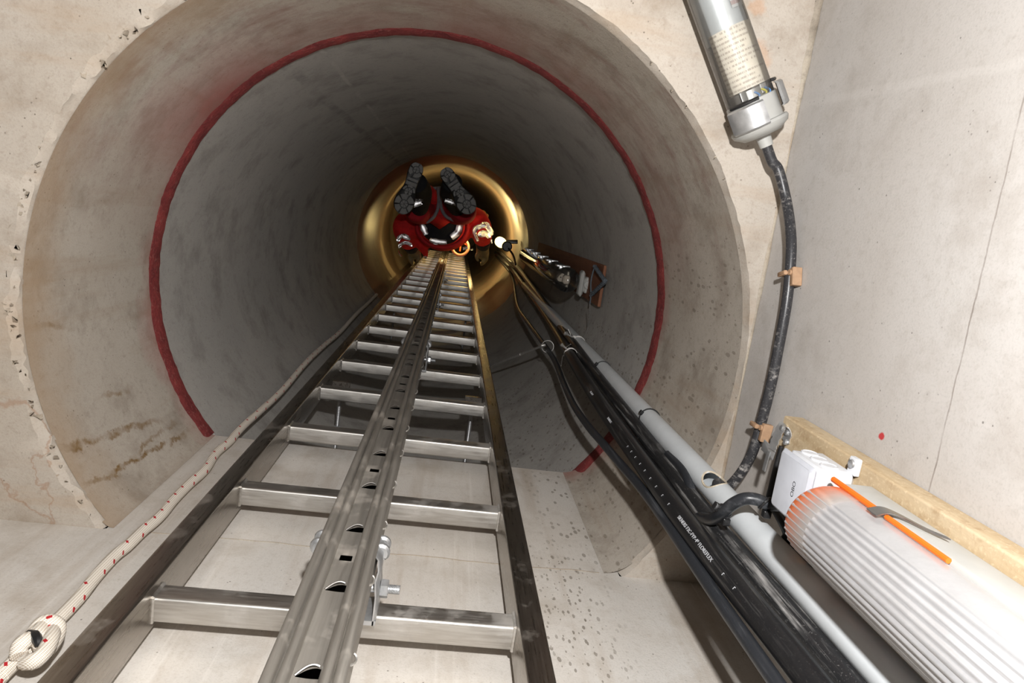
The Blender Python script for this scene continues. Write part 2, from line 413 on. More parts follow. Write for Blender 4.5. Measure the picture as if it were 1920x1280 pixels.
def sticker(name, vec_scale, c_bg, c_ink):
    m = NT(name); u = m.n.new('ShaderNodeUVMap').outputs[0]
    s = m.sep(u)
    rows = m.math('FRACT', m.math('MULTIPLY', s[1], vec_scale))
    rowid = m.math('FLOOR', m.math('MULTIPLY', s[1], vec_scale))
    ink = m.math('MULTIPLY', m.math('GREATER_THAN', rows, .3), m.math('LESS_THAN', rows, .72))
    n = m.noise(1, 2, .5, m.comb(m.math('MULTIPLY', s[0], 55.0), m.math('MULTIPLY', rowid, 3.7), 0.0))
    ends = m.math('LESS_THAN', s[0], m.rng(m.noise(1, 0, .5, m.comb(m.math('MULTIPLY', rowid, 1.9), 0.0, 4.0)), .3, .7, .45, 1.0))
    k = m.math('MULTIPLY', m.math('MULTIPLY', ink, m.math('GREATER_THAN', n, .46)), ends)
    c = m.mix(m.math('MULTIPLY', k, .75), m.mix(m.rng(m.noise(60, 4), .45, .7), c_bg, tuple(q*.8 for q in c_bg)), c_ink)
    m.set(color=c, rough=.5); return m.mat
M['sticker'] = sticker('printed_label', 13.0, srgb(196, 190, 178), srgb(140, 131, 122))
M['sticker_red'] = sticker('red_printed_label', 9.0, srgb(176, 178, 178), srgb(130, 90, 84))

def rope_mat():
    m = NT('white_rope_with_red_fleck'); x, y, z = m.sep()
    b1 = m.math('SINE', m.math('MULTIPLY', m.math('ADD', m.math('MULTIPLY', x, 1.0), z), 2000.0))
    b2 = m.math('SINE', m.math('MULTIPLY', m.math('SUBTRACT', m.math('MULTIPLY', y, 1.0), z), 2000.0))
    w = m.math('MULTIPLY', b1, b2)
    c = m.mix(m.rng(w, -.6, .6), srgb(188, 174, 156), srgb(240, 234, 224))
    m.set(color=c, rough=.8); m.bump(w, .35, .0006); return m.mat
M['rope'] = rope_mat()
M['rope_red'] = simple('red_fleck', srgb(190, 30, 40), .7, 0, .1)
M['rope_grey'] = simple('grey_blue_twisted_cord', srgb(96, 104, 112), .8, 0, .3, 300, .4)

def cloth(name, col, var=.2, rough=.85):
    m = NT(name); n = m.noise(25, 5, .6); f = m.noise(300, 2, .5)
    m.set(color=m.mix(m.rng(n, .3, .7), tuple(c*(1-var) for c in col), tuple(min(1, c*(1+var)) for c in col)), rough=rough)
    m.bump(m.math('ADD', n, m.math('MULTIPLY', f, .3)), .5, .008); return m.mat
M['red_cloth'] = cloth('red_work_cloth', (.72, .016, .018))
M['red_dark'] = cloth('deep_red_trouser_cloth', (.46, .010, .020))
M['navy'] = cloth('dark_navy_cloth', (.012, .014, .022))
M['black_cloth'] = cloth('black_trouser_cloth', (.010, .010, .012))
M['piping'] = cloth('grey_piping_cloth', (.26, .25, .27))
M['glove'] = cloth('olive_work_glove', (.17, .145, .08), .4)
M['skin'] = simple('skin', srgb(205, 160, 135), .5, 0, .05)
def sole_mat():
    m = NT('grey_rubber_sole'); n = m.noise(60, 4)
    m.set(color=m.mix(m.rng(n, .3, .7), (.21, .205, .20), (.30, .295, .285)), rough=.7); return m.mat
M['sole'] = sole_mat()
M['boot'] = simple('black_boot_leather', (.014, .013, .013), .5, 0, .3)
def tape():
    m = NT('silver_reflective_tape'); m.set(color=(.99, .99, 1.0), metal=1.0, rough=.14); return m.mat
M['tape'] = tape()
def glow(name, col, st):
    m = NT(name); m.set(color=(.9, .8, .6), emit=col, emits=st); return m.mat
M['glow'] = glow('glowing_lamp_tube', (1, .80, .34), 3.2)
M['peach'] = simple('pale_orange_plastic', srgb(206, 150, 118), .5, 0, .1)

# ------------------------------------------------------------------ setting
def structure(o, label=None):
    o['kind'] = 'structure'
    if label: o['label'] = label
    return o
A0, A1 = pi - PHI0, 2*pi + PHI0          # open arc of the collar above the flat wall
def ring_pts(n, a0=A0, a1=A1, r=R0): return [(a0 + (a1-a0)*k/n, r) for k in range(n + 1)]
def nz(a, k): return math.sin(a*k*1.0+1.3)*.5 + math.sin(a*k*2.3+.4)*.3 + math.sin(a*k*5.1+2.2)*.2
# chamber ceiling with the broken-out hole
N = 260
XL, YF, ZF = -2.3, -2.2, -1.7
mb = MB()
inner = []; edge2 = []; deep = []
for k in range(N + 1):
    a = A0 + (A1 - A0)*k/N
    rough = 1.0 if pi - PHI0 < a < pi + 1.25 else .3
    r = R0 + .003 + .004*rough*nz(a, 31) + random.uniform(-.0022, .0022)*rough
    inner.append(V((AX + r*math.cos(a), min(AY + r*math.sin(a), YB), ZC + .007 + random.uniform(-.002, .002))))
    deep.append(V((AX + (R0 + .0004)*math.cos(a), AY + (R0 + .0004)*math.sin(a), ZC + .016)))
    r2 = R0 + (.010 if rough > .9 else .005) + .005*rough*nz(a + .3, 17) + random.uniform(-.002, .003)*rough
    edge2.append(V((AX + r2*math.cos(a), min(AY + r2*math.sin(a), YB), ZC)))
def to_rect(a):
    c, s = math.cos(a), math.sin(a); t = 1e9
    if c > 1e-6: t = min(t, (XR - AX)/c)
    if c < -1e-6: t = min(t, (XL - AX)/c)
    if s < -1e-6: t = min(t, (YF - AY)/s)
    if s > 1e-6: t = min(t, (YB - AY)/s)
    return V((AX + c*t, AY + s*t, ZC))
outer = []
for k in range(N + 1):
    a = A0 + (A1 - A0)*k/N
    outer.append(to_rect(a))
for i, p in enumerate(edge2):
    if p.x > XR - .0015: p.x = XR - .0015
mid = [e.lerp(o, .12) for e, o in zip(edge2, outer)]
n = N + 1
vs = deep + inner + edge2 + mid + outer; fs = []
for lay in range(4):
    for k in range(N): fs.append((lay*n + k, (lay+1)*n + k, (lay+1)*n + k + 1, lay*n + k + 1))
mb.add(vs, fs)
# fill the rectangle's corners left open between neighbouring rays
for cx, cy in ((XL, YF), (XR, YF)):
    ca = math.atan2(cy - AY, cx - AX) % (2*pi); kk = int((ca - A0)/(A1 - A0)*N)
    b = len(mb.v); mb.add([outer[kk], outer[kk+1], V((cx, cy, ZC))], [(0, 2, 1)])
mb.add([outer[0], V((XL, YB, ZC)), V((XL, outer[0].y, ZC))], [(0, 1, 2)])
# slab body above
structure(mb.build('ceiling', M['ceiling'], smooth=30), 'cream concrete ceiling of the chamber around the round shaft opening')
# crumbled grout on the rim
mb = MB()
for i in range(110):
    a = random.uniform(pi - PHI0 + .03, pi + 1.15) if i < 90 else random.uniform(5.2, 6.7)
    r = R0 + random.uniform(.000, .016); s = random.uniform(.0012, .0034) * (1 if i < 90 else .6)
    c = V((AX + r*math.cos(a), AY + r*math.sin(a), ZC + s*.35 + .0006))
    if c.x > XR - .01 or c.y > YB - .005: continue
    pts = []
    for j in range(8):
        pts.append(c + V((random.uniform(-1, 1)*s*1.5, random.uniform(-1, 1)*s*1.5, (-1 if j % 2 else 1)*s*random.uniform(.3, .8))))
    b = pts
    mb.add(b, [(0,2,4,6),(1,7,5,3),(0,1,3,2),(2,3,5,4),(4,5,7,6),(6,7,1,0)])
structure(mb.build('trim_1', M['grout'], smooth=60), 'crumbling grout along the rim of the shaft opening')
# collar: cast opening through the slab
mb = MB(); zs = [ZC + .011, ZC + .05, ZC + .15, ZC + .25, ZC + .33, ZR - .012]
rings = []
for z in zs:
    rings.append([V((AX + R0*math.cos(a), AY + R0*math.sin(a), z)) for a, _ in ring_pts(160)])
mb.loft(list(reversed(rings)), False, False)
structure(mb.build('wall_collar', M['collar']), 'cast concrete collar around the foot of the shaft')
# fillets where the collar runs into the flat back wall
mb = MB()
for a, sgn in ((A1, -1), (A0, 1)):
    c = V((AX + R0*math.cos(a), AY + R0*math.sin(a), 0)); w = .022 if sgn < 0 else .008
    ang2 = a - .055*(1 if sgn < 0 else -.4)
    p1 = V((AX + R0*math.cos(ang2), AY + R0*math.sin(ang2), 0)); p2 = c + V((-w*(1 if sgn < 0 else -1), -.0005, 0))
    arc = []
    for t in range(7):
        u = t/6; arc.append(p1*(1-u)**2 + (c*.75 + (p1+p2)*.125)*2*u*(1-u) + p2*u*u)
    vs = [q + V((0, 0, z)) for z in (ZC + .004, ZR - .004) for q in arc]
    mb.add(vs, [(i, i+1, 7+i+1, 7+i) if sgn > 0 else (i, 7+i, 7+i+1, i+1) for i in range(6)])
structure(mb.build('trim_2', M['collar']), 'rounded mortar fillets beside the flat wall strip')
# red sealed joint
mb = MB(); rings = []
for (dr, z) in ((.000, ZR - .030), (-.0015, ZR - .026), (-.0035, ZR - .015), (-.0045, ZR - .004), (-.004, ZR + .004), (.003, ZR + .006)):
    rings.append([V((AX + (R0 + dr + .0008*nz(a, 43) + .0006*nz(a, 91))*math.cos(a), AY + (R0 + dr + .0008*nz(a, 43))*math.sin(a), z + .0035*nz(a, 23) * (1 if z < ZR - .02 else .3))) for a, _ in ring_pts(240, A0 + .0, A1 - .0)])
mb.loft(list(reversed(rings)), False, False)
structure(mb.build('trim_3', M['red_joint']), 'red painted joint ring where the collar meets the first shaft pipe')
# shaft pipes
def pipe(name, z0, z1, mat, r=R0 - .001, label=None):
    mb = MB(); rings = []
    for (dr, z) in ((.006, z0), (0, z0 + .006), (0, z0 + (z1-z0)*.33), (0, z0 + (z1-z0)*.66), (0, z1 - .006), (.006, z1)):
        rings.append([V((AX + (r+dr)*math.cos(2*pi*k/160), AY + (r+dr)*math.sin(2*pi*k/160), z)) for k in range(160)])
    mb.loft(list(reversed(rings)), False, True)
    return structure(mb.build(name, mat), label)
pipe('wall_shaft', ZR + .001, ZG, M['pipe'], label='grey concrete pipe of the shaft, first length')
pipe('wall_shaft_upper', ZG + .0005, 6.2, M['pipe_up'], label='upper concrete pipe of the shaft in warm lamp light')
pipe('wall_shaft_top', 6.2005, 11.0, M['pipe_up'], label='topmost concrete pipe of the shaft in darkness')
mb = MB(); mb.lathe((AX, AY, 11.0), (0,0,1), [(0, R0 + .02), (.1, R0 + .02)], 64)
structure(mb.build('ceiling_shaft', M['pipe_up']), 'dark slab closing the top of the shaft')
# flat back wall (runs on into the collar, ends at the joint)
xa, xb = AX - R0*math.cos(PHI0), AX + R0*math.cos(PHI0)
mb = MB()
mb.add([(XL, YB, ZF), (XR, YB, ZF), (XR, YB, ZC), (XL, YB, ZC)], [(0, 1, 2, 3)])
mb.add([(xa, YB, ZC), (xb, YB, ZC), (xb, YB, ZR - .004), (xa, YB, ZR - .004), (xa, YB + .19, ZR), (xb, YB + .19, ZR), (xa, YB+.003, ZR), (xb, YB+.003, ZR)],
       [(0, 1, 2, 3), (3, 2, 7, 6), (6, 7, 5, 4)])
mb.add([(XL, YB + .004, ZC + .0), (xa, YB + .004, ZC), (xa, YB + .004, ZC + .01), (XL, YB + .004, ZC + .01)], [(0, 1, 2, 3)])
structure(mb.build('wall_back', M['back'], smooth=0), 'pale concrete wall behind the ladder')
# casting seam on the back wall at the ceiling level
mb = MB(); pts = []
for k in range(60):
    x = -.36 + .62*k/59; pts.append(V((x, YB + .0002, ZC + .004 + .0025*nz(x*9, 3))))
mb.tube(pts, .0011, 6)
structure(mb.build('trim_4', M['grout']), 'thin casting seam across the wall behind the ladder')
structure(MB().add([(XR, YF, ZF), (XR, YB, ZF), (XR, YB, ZC), (XR, YF, ZC)], [(0, 3, 2, 1)]).build('wall_right', M['right'], smooth=0), 'pale concrete wall on the right with formwork seams')
structure(MB().add([(XL, YF, ZF), (XL, YB, ZF), (XL, YB, ZC), (XL, YF, ZC)], [(0, 1, 2, 3)]).build('wall_left', M['dark_unseen'], smooth=0), 'chamber wall out of view on the left')
structure(MB().add([(XL, YF, ZF), (XR, YF, ZF), (XR, YF, ZC), (XL, YF, ZC)], [(0, 3, 2, 1)]).build('wall_front', M['dark_unseen'], smooth=0), 'chamber wall behind the camera')
structure(MB().add([(XL, YF, ZF), (XR, YF, ZF), (XR, YB, ZF), (XL, YB, ZF)], [(0, 1, 2, 3)]).build('floor', M['dark_unseen'], smooth=0), 'chamber floor')
# mortar fillet in the corner of ceiling and right wall
mb = MB(); rows = []
for k in range(90):
    y = -.62 + 1.08*k/89; w = .0022 + .0012*nz(y*8, 3) + (.0025 if y < -.22 else 0)*random.uniform(.3, 1.2)
    rows.append([V((XR - w*1.3, y, ZC - .0003)), V((XR - w*.6, y, ZC - w*.45)), V((XR - w*.25, y, ZC - w*.8)), V((XR - .0003, y, ZC - w*1.6))])
mb.loft(rows, False, False)
structure(mb.build('trim_5', M['grout'], smooth=60), 'mortar fillet in the corner of ceiling and right wall')

# ------------------------------------------------------------------ ladder
LX0, LX1 = -.253, .114                       # inner faces of the stiles
LYF, LYB = .400, .452
RC = (LX0 + LX1)/2 + .004                    # rail centre
ladder = tag(empty('ladder', (0, 0, 0)), 'stainless steel ladder with a central fall arrest rail up the shaft', 'ladder')
Z0L, Z1L = ZF, 7.6
for x0, x1 in ((LX0 - .026, LX0), (LX1, LX1 + .027)):
    MB().obox(((x0+x1)/2, (LYF+LYB)/2, (Z0L+Z1L)/2), (V((1,0,0)), V((0,1,0)), V((0,0,1))), ((x1-x0)/2, (LYB-LYF)/2, (Z1L-Z0L)/2), .003).build('stile', M['steel_stile'], ladder)
rung_mesh = None
D1 = .6446
for k in range(-2, 25):
    z = D1 + .28*k
    if rung_mesh is None:
        mb = MB()
        mb.obox(((LX0+LX1)/2, .0, .0), (V((0,1,0)), V((0,0,1)), V((1,0,0))), (.0135, .0135, (LX1-LX0)/2), .003)
        for xs, sg in ((LX0, 1), (LX1, -1)):     # weld bead
            for q in range(4):
                a = [(-.0135, -.0135), (.0135, -.0135), (.0135, .0135), (-.0135, .0135)]
                p, r = a[q], a[(q+1) % 4]
                mb.tube([V((xs + sg*.001, p[0], p[1])), V((xs + sg*.001, r[0], r[1]))], .0022, 6)
        o = mb.build('rung', M['steel_rung'], ladder); rung_mesh = o.data
    else:
        o = bpy.data.objects.new('rung', rung_mesh); COL.objects.link(o); o.parent = ladder
    o.location = (0, .4134 + .0135, z + .0135)
# rail
YW = .333
def rail_half():
    p = [(.0098, YW)]
    for k in range(0, 9):
        a = pi - pi*k/8; p.append((.0142 + .0044*math.cos(a), YW - .003 - .0072*math.sin(a)))
    p.append((.0190, YW - .0035))
    for k in range(0, 10):
        a = pi - pi*1.25*k/9; p.append((.0242 + .0048*math.cos(a), YW - .004 - .0066*math.sin(a)))
    p += [(.0262, YW + .010), (.0272, YW + .022), (.0272, YW + .036), (.0225, YW + .041), (.014, YW + .041)]
    return p
rail = None
mb = MB(); hp = rail_half(); th = .0022
zlist = [Z0L + (Z1L - Z0L)*k/80 for k in range(81)]
for sg in (1, -1):
    rings = []
    for z in zlist: rings.append([V((RC + sg*p[0], p[1], z)) for p in hp])
    if sg < 0: rings.reverse()
    mb.loft(rings, False, False)
# punched web, real openings
def web_cell(za, zb, kind):
    x0, x1 = RC - .0098, RC + .0098
    if kind == 'lens':
        zc = (za+zb)/2; hole = []
        for k in range(25):
            t = k/24
            hole.append((RC - .0078 + .0168*t, zc + .0105*math.sin(pi*min(1, t*.62)) ))
        hole = hole + [(RC + .009, zc - .001), (RC + .004, zc - .0012), (RC, zc - .001)]
    else:
        zc = (za+zb)/2; hole = [(RC + sx*.0058 + .0010, zc + sz*.005) for sx, sz in ((-1,-1),(-.98,1),(.98,1),(1,-1))]
        h2 = []
        for i in range(4):
            for t in range(6):
                p, q = hole[i], hole[(i+1) % 4]; h2.append((p[0] + (q[0]-p[0])*t/6, p[1] + (q[1]-p[1])*t/6))
        hole = h2
    cx = sum(p[0] for p in hole)/len(hole); cz = sum(p[1] for p in hole)/len(hole)
    outp = []
    for (px, pz) in hole:
        dx, dz = px - cx, pz - cz; t = 1e9
        if dx > 1e-9: t = min(t, (x1 - cx)/dx)
        if dx < -1e-9: t = min(t, (x0 - cx)/dx)
        if dz > 1e-9: t = min(t, (zb - cz)/dz)
        if dz < -1e-9: t = min(t, (za - cz)/dz)
        outp.append((cx + dx*t, cz + dz*t))
    n = len(hole); vs = [V((p[0], YW, p[1])) for p in hole] + [V((p[0], YW, p[1])) for p in outp]
    fs = [(i, n+i, n+(i+1) % n, (i+1) % n) for i in range(n)]
    mb.add(vs, fs)
    # corners
    for (ccx, ccz) in ((x0, za), (x1, za), (x1, zb), (x0, zb)):
        for i in range(n):
            p, q = outp[i], outp[(i+1) % n]
            if abs(p[0]-q[0]) > 1e-6 and abs(p[1]-q[1]) > 1e-6:
                if min(p[0], q[0]) - 1e-6 <= ccx <= max(p[0], q[0]) + 1e-6 and min(p[1], q[1]) - 1e-6 <= ccz <= max(p[1], q[1]) + 1e-6:
                    mb.add([V((p[0], YW, p[1])), V((ccx, YW, ccz)), V((q[0], YW, q[1]))], [(0, 1, 2)])
    return hole
NZ0, NS = .4385, .1128
lips = MB(); zprev = Z0L
cells = []
for k in range(-3, 58):
    z = NZ0 + NS*k; cells.append((z - .012, z + .013, 'lens', z))
    if k % 2 == 1: cells.append((z + .058 - .009, z + .058 + .009, 'square', z))
for za, zb, kind, z in cells:
    mb.add([V((RC - .0098, YW, zprev)), V((RC + .0098, YW, zprev)), V((RC + .0098, YW, za)), V((RC - .0098, YW, za))], [(0, 1, 2, 3)])
    h = web_cell(za, zb, kind); zprev = zb
    if kind == 'lens':
        lips.tube([V((p[0], YW - .0008 - .0022*math.sin(pi*min(1, i/20*.8)), p[1] + .0004)) for i, p in enumerate(h[:23])], .0009, 6)
        # pressed ear on the right flank of the rail
        if z < 3.2:
            lips.torus((RC + .0268, YW + .004, z + .03), (0, .3, 1), .0046, .0010, 10, 5, -60, 120, ref=(1, 0, 0))
mb.add([V((RC - .0098, YW, zprev)), V((RC + .0098, YW, zprev)), V((RC + .0098, YW, Z1L)), V((RC - .0098, YW, Z1L))], [(0, 1, 2, 3)])
mb.box((RC - .0225, YW + .040, Z0L), (RC + .0225, YW + .042, Z1L))  # added back plate, shuts light out so the punched openings look dark
rail = mb.build('guide_rail', M['steel_rail'], ladder)
tag(rail, 'brownish galvanised fall arrest rail with punched notches')
lips.build_split('punched_lip', M['weld_zinc'], rail, world=False)
# rail brackets with bolts
def bracket(z):
    b = MB()
    for sg in (-1, 1):
        pr = [(.0285, YW + .004), (.0335, YW + .010), (.0345, YW + .022), (.0325, YW + .034), (.0345, YW + .05), (.0345, .4134)]
        th = .0035
        rg = []
        for zz, inset in ((z - .004, .002), (z, 0), (z + .036, 0), (z + .040, .002)):
            rg.append([V((RC + sg*(p[0] - inset), p[1], zz)) for p in pr] + [V((RC + sg*(p[0] - th), p[1], zz)) for p in reversed(pr)])
        b.loft(rg if sg > 0 else list(reversed(rg)), True, True)
        b.torus((RC + sg*.0305, YW + .012, z + .018), (0, 0, 1), .0055, .0045, 14, 8)
        b.torus((RC + sg*.0305, YW + .012, z + .036), (0, 0, 1), .0050, .0042, 14, 8)
    b.box((RC - .0345, .4085, z - .004), (RC + .0345, .4134, z + .04))
    o = b.build('rail_bracket', M['zinc'], ladder)
    nb = MB(); nb.hexnut((RC + .0345, .385, z + .018), (1, 0, 0), .0095, .008); nb.hexnut((RC - .0345, .385, z + .018), (-1, 0, 0), .0095, .007)
    nb.build_split('nut', M['zinc'], o, world=False)
    bb = MB(); prof = [(0, .0045)]
    for q in range(10): prof += [(.043 + q*.0012, .0048), (.0436 + q*.0012, .0042)]
    bb.lathe((RC, .385, z + .018), (1, 0, 0), prof, 14)
    bb.build('bolt', M['zinc'], o)
for z in (.632, 1.752, 2.872, 3.992): bracket(z)
# threaded rods that hold the stiles off the pipe wall
def stay(x, z, rng):
    b = MB(); yw = AY + math.sqrt(max(0, (R0-.003)**2 - (x - AX)**2)); prof = []
    L = yw - .43; nst = 60
    for q in range(nst): prof += [(L*q/nst, .0046), (L*(q+.5)/nst, .0040)]
    prof.append((L, .0046))
    b.lathe((x, .43, z), (0, 1, 0), prof, 10)
    o = b.build('stand_off_rod', M['zinc'], ladder)
    c = MB(); y0 = yw - .055
    c.hexnut((x, y0, z), (0, 1, 0), .009, .008); c.hexnut((x, y0 + .022, z), (0, 1, 0), .009, .008)
    c.tube([V((x - .022, y0 + .014, z - .002)), V((x + .02, y0 + .014, z - .002))], .0048, 8)
    c.hexnut((x + .010, y0 + .014, z - .002), (1, 0, 0), .0085, .007); c.hexnut((x - .016, y0 + .014, z - .002), (1, 0, 0), .0085, .007)
    c.build_split('nut', M['zinc'], o, world=False)
    p = MB(); p.box((x - .02, .425, z - .006), (x + .02, .4385 + .014, z + .006)); p.build('rod_plate', M['steel_stile'], o)
for z in (1.60, 3.0): stay(LX0 + .03, z, 0); stay(LX1 - .022, z, 0)

# ------------------------------------------------------------------ rope
rx, ry = -.352, .4515
pts = []
for (px, py) in ((-30, 1300), (0, 1265), (30, 1232)):
    q = U(px, py, y=.445); pts.append(q)
kn = U(68, 1195, y=.440)
rope = tag(empty('rope', (kn.x, .455, ZF)), 'white rope with red flecks and a loop knot hanging beside the left stile', 'rope')
def rel(mbx, name, mat, parent, **k):
    o = mbx.build(name, mat, parent, **k); o.location = -parent.location; return o
rr = .0071
path_low = [V((kn.x + .004, .449, -.9)), V((kn.x + .002, .452, -.2)), V((kn.x - .001, .450, .2)), U(-40, 1310, y=.449), U(0, 1268, y=.448), U(28, 1240, y=.446), U(62, 1205, y=.440)]
up_px = [(88, 1175), (110, 1160), (150, 1118), (180, 1080), (215, 1042), (240, 1022), (268, 995), (300, 968), (325, 938), (352, 910), (385, 880), (405, 850), (432, 826), (455, 800)]
path_up = [U(px, py, y=.4525) for px, py in up_px]
last = path_up[-1]
for k in range(1, 9): path_up.append(V((last.x + .003*math.sin(k*1.7) + (-.355 - last.x)*min(1, k/3), .4525 + .004*math.sin(k*2.1), last.z + .27*k)))
b = MB(); b.tube(path_low, rr, 12, sub=8); b.tube(path_up, rr, 12, sub=8)
# figure-of-eight loop knot
def kp(px, py, y): return U(px, py, y=y)
loop1 = [kp(48, 1240, .436), kp(66, 1238, .430), kp(84, 1222, .428), kp(96, 1196, .428), kp(98, 1178, .434), kp(88, 1170, .438), kp(78, 1176, .430), kp(72, 1192, .428), kp(80, 1214, .434)]
loop2 = [kp(36, 1230, .434), kp(36, 1214, .430), kp(46, 1202, .427), kp(58, 1196, .430), kp(66, 1182, .431), kp(80, 1168, .428), kp(96, 1166, .427), kp(108, 1174, .430), kp(106, 1192, .434), kp(94, 1212, .436), kp(74, 1234, .438), kp(56, 1242, .440)]
b.tube(loop1, rr, 12, sub=6); b.tube(loop2, rr, 12, sub=6)
rel(b, 'rope_strand', M['rope'], rope, smooth=60)
fl = MB()
def flecks(path, step, off):
    P, _ = spline(path, [0]*len(path), 8); acc = off
    for i in range(1, len(P) - 1):
        acc += (P[i] - P[i-1]).length
        if acc > step:
            acc = 0; t = (P[i+1] - P[i-1]).normalized()
            for wob in ((-.45,) if i % 2 else (.45,)):
                nrm = (-P[i]).normalized(); nrm = (nrm - t*nrm.dot(t)).normalized(); s = t.cross(nrm)
                d = (nrm + s*wob*1.6).normalized(); c = P[i] + d*(rr*.93) + t*(.006 if wob > 0 else 0)
                e = (t + d.cross(t)*.7).normalized()
                fl.obox(c, (e, d.cross(e), d), (.0024, .0013, .0007))
flecks(path_low[3:], .020, .01); flecks(path_up[:18], .021, 0); flecks(loop2, .03, .01); flecks(loop1, .03, 0)
fl.build_split('red_fleck', M['rope_red'], rope)
tp = MB(); tp.tube([kp(54, 1186, .427), kp(66, 1191, .424), kp(70, 1200, .424), kp(71, 1212, .428)], [.003, .0045, .004, .002], 8, sub=4)
rel(tp, 'black_tape', M['dark_plastic'], rope)

# ------------------------------------------------------------------ conduit and cables
CX, CY = .362, .292
cond = tag(empty('conduit', (CX, CY, 1.0)), 'pale grey plastic conduit pipe with a cut opening beside the black cables', 'conduit')
rc = .0162
zc0 = U(1341, 921, x=CX).z
b = MB(); nseg = 40
zsamp = [ZF + .02] + [zc0 - .6, zc0 - .3, zc0 - .1] + [zc0 - .04 + .08*k/40 for k in range(41)] + [zc0 + .1, zc0 + .4, zc0 + .8, zc0 + 1.4, 2.6, 3.3]
dirn = (V((0, 0, zc0)) - V((CX, CY, zc0))).normalized()          # side that looks at the room
ref = V((-.35, -.94, 0)).normalized()
def csurf(i, k, r=rc):
    a = 2*pi*k/nseg; w = V((-ref.y, ref.x, 0))
    return V((0, 0, 0)) + V((CX, CY, zsamp[i])) + ref*(r*math.cos(a)) + w*(r*math.sin(a))
vs = [csurf(i, k) for i in range(len(zsamp)) for k in range(nseg)]
fs = []
for i in range(len(zsamp) - 1):
    for k in range(nseg):
        kk = (k + .5) % nseg; a = 2*pi*kk/nseg; a = a - 2*pi if a > pi else a
        zz = (zsamp[i] + zsamp[i+1])/2 - zc0
        if (a/.95)**2 + (zz/.021)**2 < 1: continue
        fs.append((i*nseg + k, i*nseg + (k+1) % nseg, (i+1)*nseg + (k+1) % nseg, (i+1)*nseg + k))
b.add(vs, fs)
o = rel(b, 'conduit_tube', M['conduit'], cond)
sm = o.modifiers.new('wall', 'SOLIDIFY'); sm.thickness = .0018; sm.offset = -1
b = MB(); rim = []
for k in range(41):
    t = 2*pi*k/40; a = .96*math.cos(t); zz = .0214*math.sin(t); w = V((-ref.y, ref.x, 0))
    rim.append(V((CX, CY, zc0 + zz)) + ref*((rc - .0006)*math.cos(a)) + w*((rc - .0006)*math.sin(a)))
b.tube(rim, .0014, 6); rel(b, 'cut_edge', M['conduit_cut'], cond)

def cable(name, pts, r, mat, label, cat='cable', group=None, n=16, sub=8):
    base = V(pts[0])
    o = MB(); o.tube(pts, r, n, sub=sub)
    ob = o.build(name, mat); ob.data.transform(Matrix.Translation(-base)); ob.location = base
    return tag(ob, label, cat, group)
def pz(lst): return [U(px, py, y=y) for px, py, y in lst]
# thick printed cable
pb = [V((.318, .312, ZF + .02)), V((.318, .312, -.5)), V((.318, .312, .1))] + pz([(1524, 1280, .312), (1400, 1125, .312), (1285, 980, .312), (1208, 874, .311), (1152, 796, .308), (1110, 733, .304), (1070, 668, .298)])
end = pb[-1]
pb += [UR(1036, 612, .435), UR(1006, 567, .438), UR(982, 534, .44), UR(960, 505, .44)]; pb += [V((pb[-1].x, pb[-1].y, 6.0))]
cb = cable('cable', pb, .0132, M['cable_black'], 'thick black cable with white printing, nearest the thin loose cable')
# dusty thick cable next to the conduit
pc = [V((.345, .315, ZF + .02)), V((.345, .315, -.5)), V((.345, .315, .1))] + pz([(1592, 1280, .315), (1462, 1130, .315), (1338, 985, .315), (1250, 870, .312), (1180, 780, .306), (1120, 705, .300), (1076, 645, .292)])
pc += [UR(1044, 600, .440), UR(1012, 556, .44), UR(990, 527, .441), UR(968, 500, .441)]; pc += [V((pc[-1].x, pc[-1].y, 6.0))]
cc = cable('cable', pc, .0125, M['cable_dusty'], 'thick black cable smeared with white dust alongside the grey conduit')
# slim cable between them
pd = [V((.331, .326, ZF + .02)), V((.331, .326, -.4)), V((.331, .326, .15))] + pz([(1548, 1280, .326), (1310, 985, .326), (1215, 862, .322), (1140, 760, .312), (1085, 690, .305)])
pd += [UR(1040, 625, .449), UR(1008, 573, .449), UR(985, 541, .449), UR(963, 512, .449)]; pd += [V((pd[-1].x, pd[-1].y, 6.0))]
cd = cable('cable', pd, .0062, M['cable_black'], 'slim black cable wedged between the two thick black cables')
# thin loose cable
pa = [V((.296, .325, ZF + .02)), V((.296, .325, -.4)), V((.296, .325, .12))] + pz([(1456, 1280, .325), (1345, 1120, .326), (1247, 975, .327), (1200, 912, .330), (1162, 868, .333), (1128, 828, .336), (1103, 799, .340), (1075, 758, .345), (1056, 716, .345), (1040, 676, .335), (1019, 644, .325), (991, 606, .335), (970, 573, .350), (962, 549, .345), (966, 531, .330), (974, 520, .315)])
pa = pa[:-3]; pa += [UR(964, 535, .448), UR(960, 520, .450), UR(952, 505, .450)]; pa += [V((pa[-1].x, pa[-1].y, 6.0))]
ca = cable('cable', pa, .0068, M['cable_thin'], 'thin black cable that bows away from the thick ones')
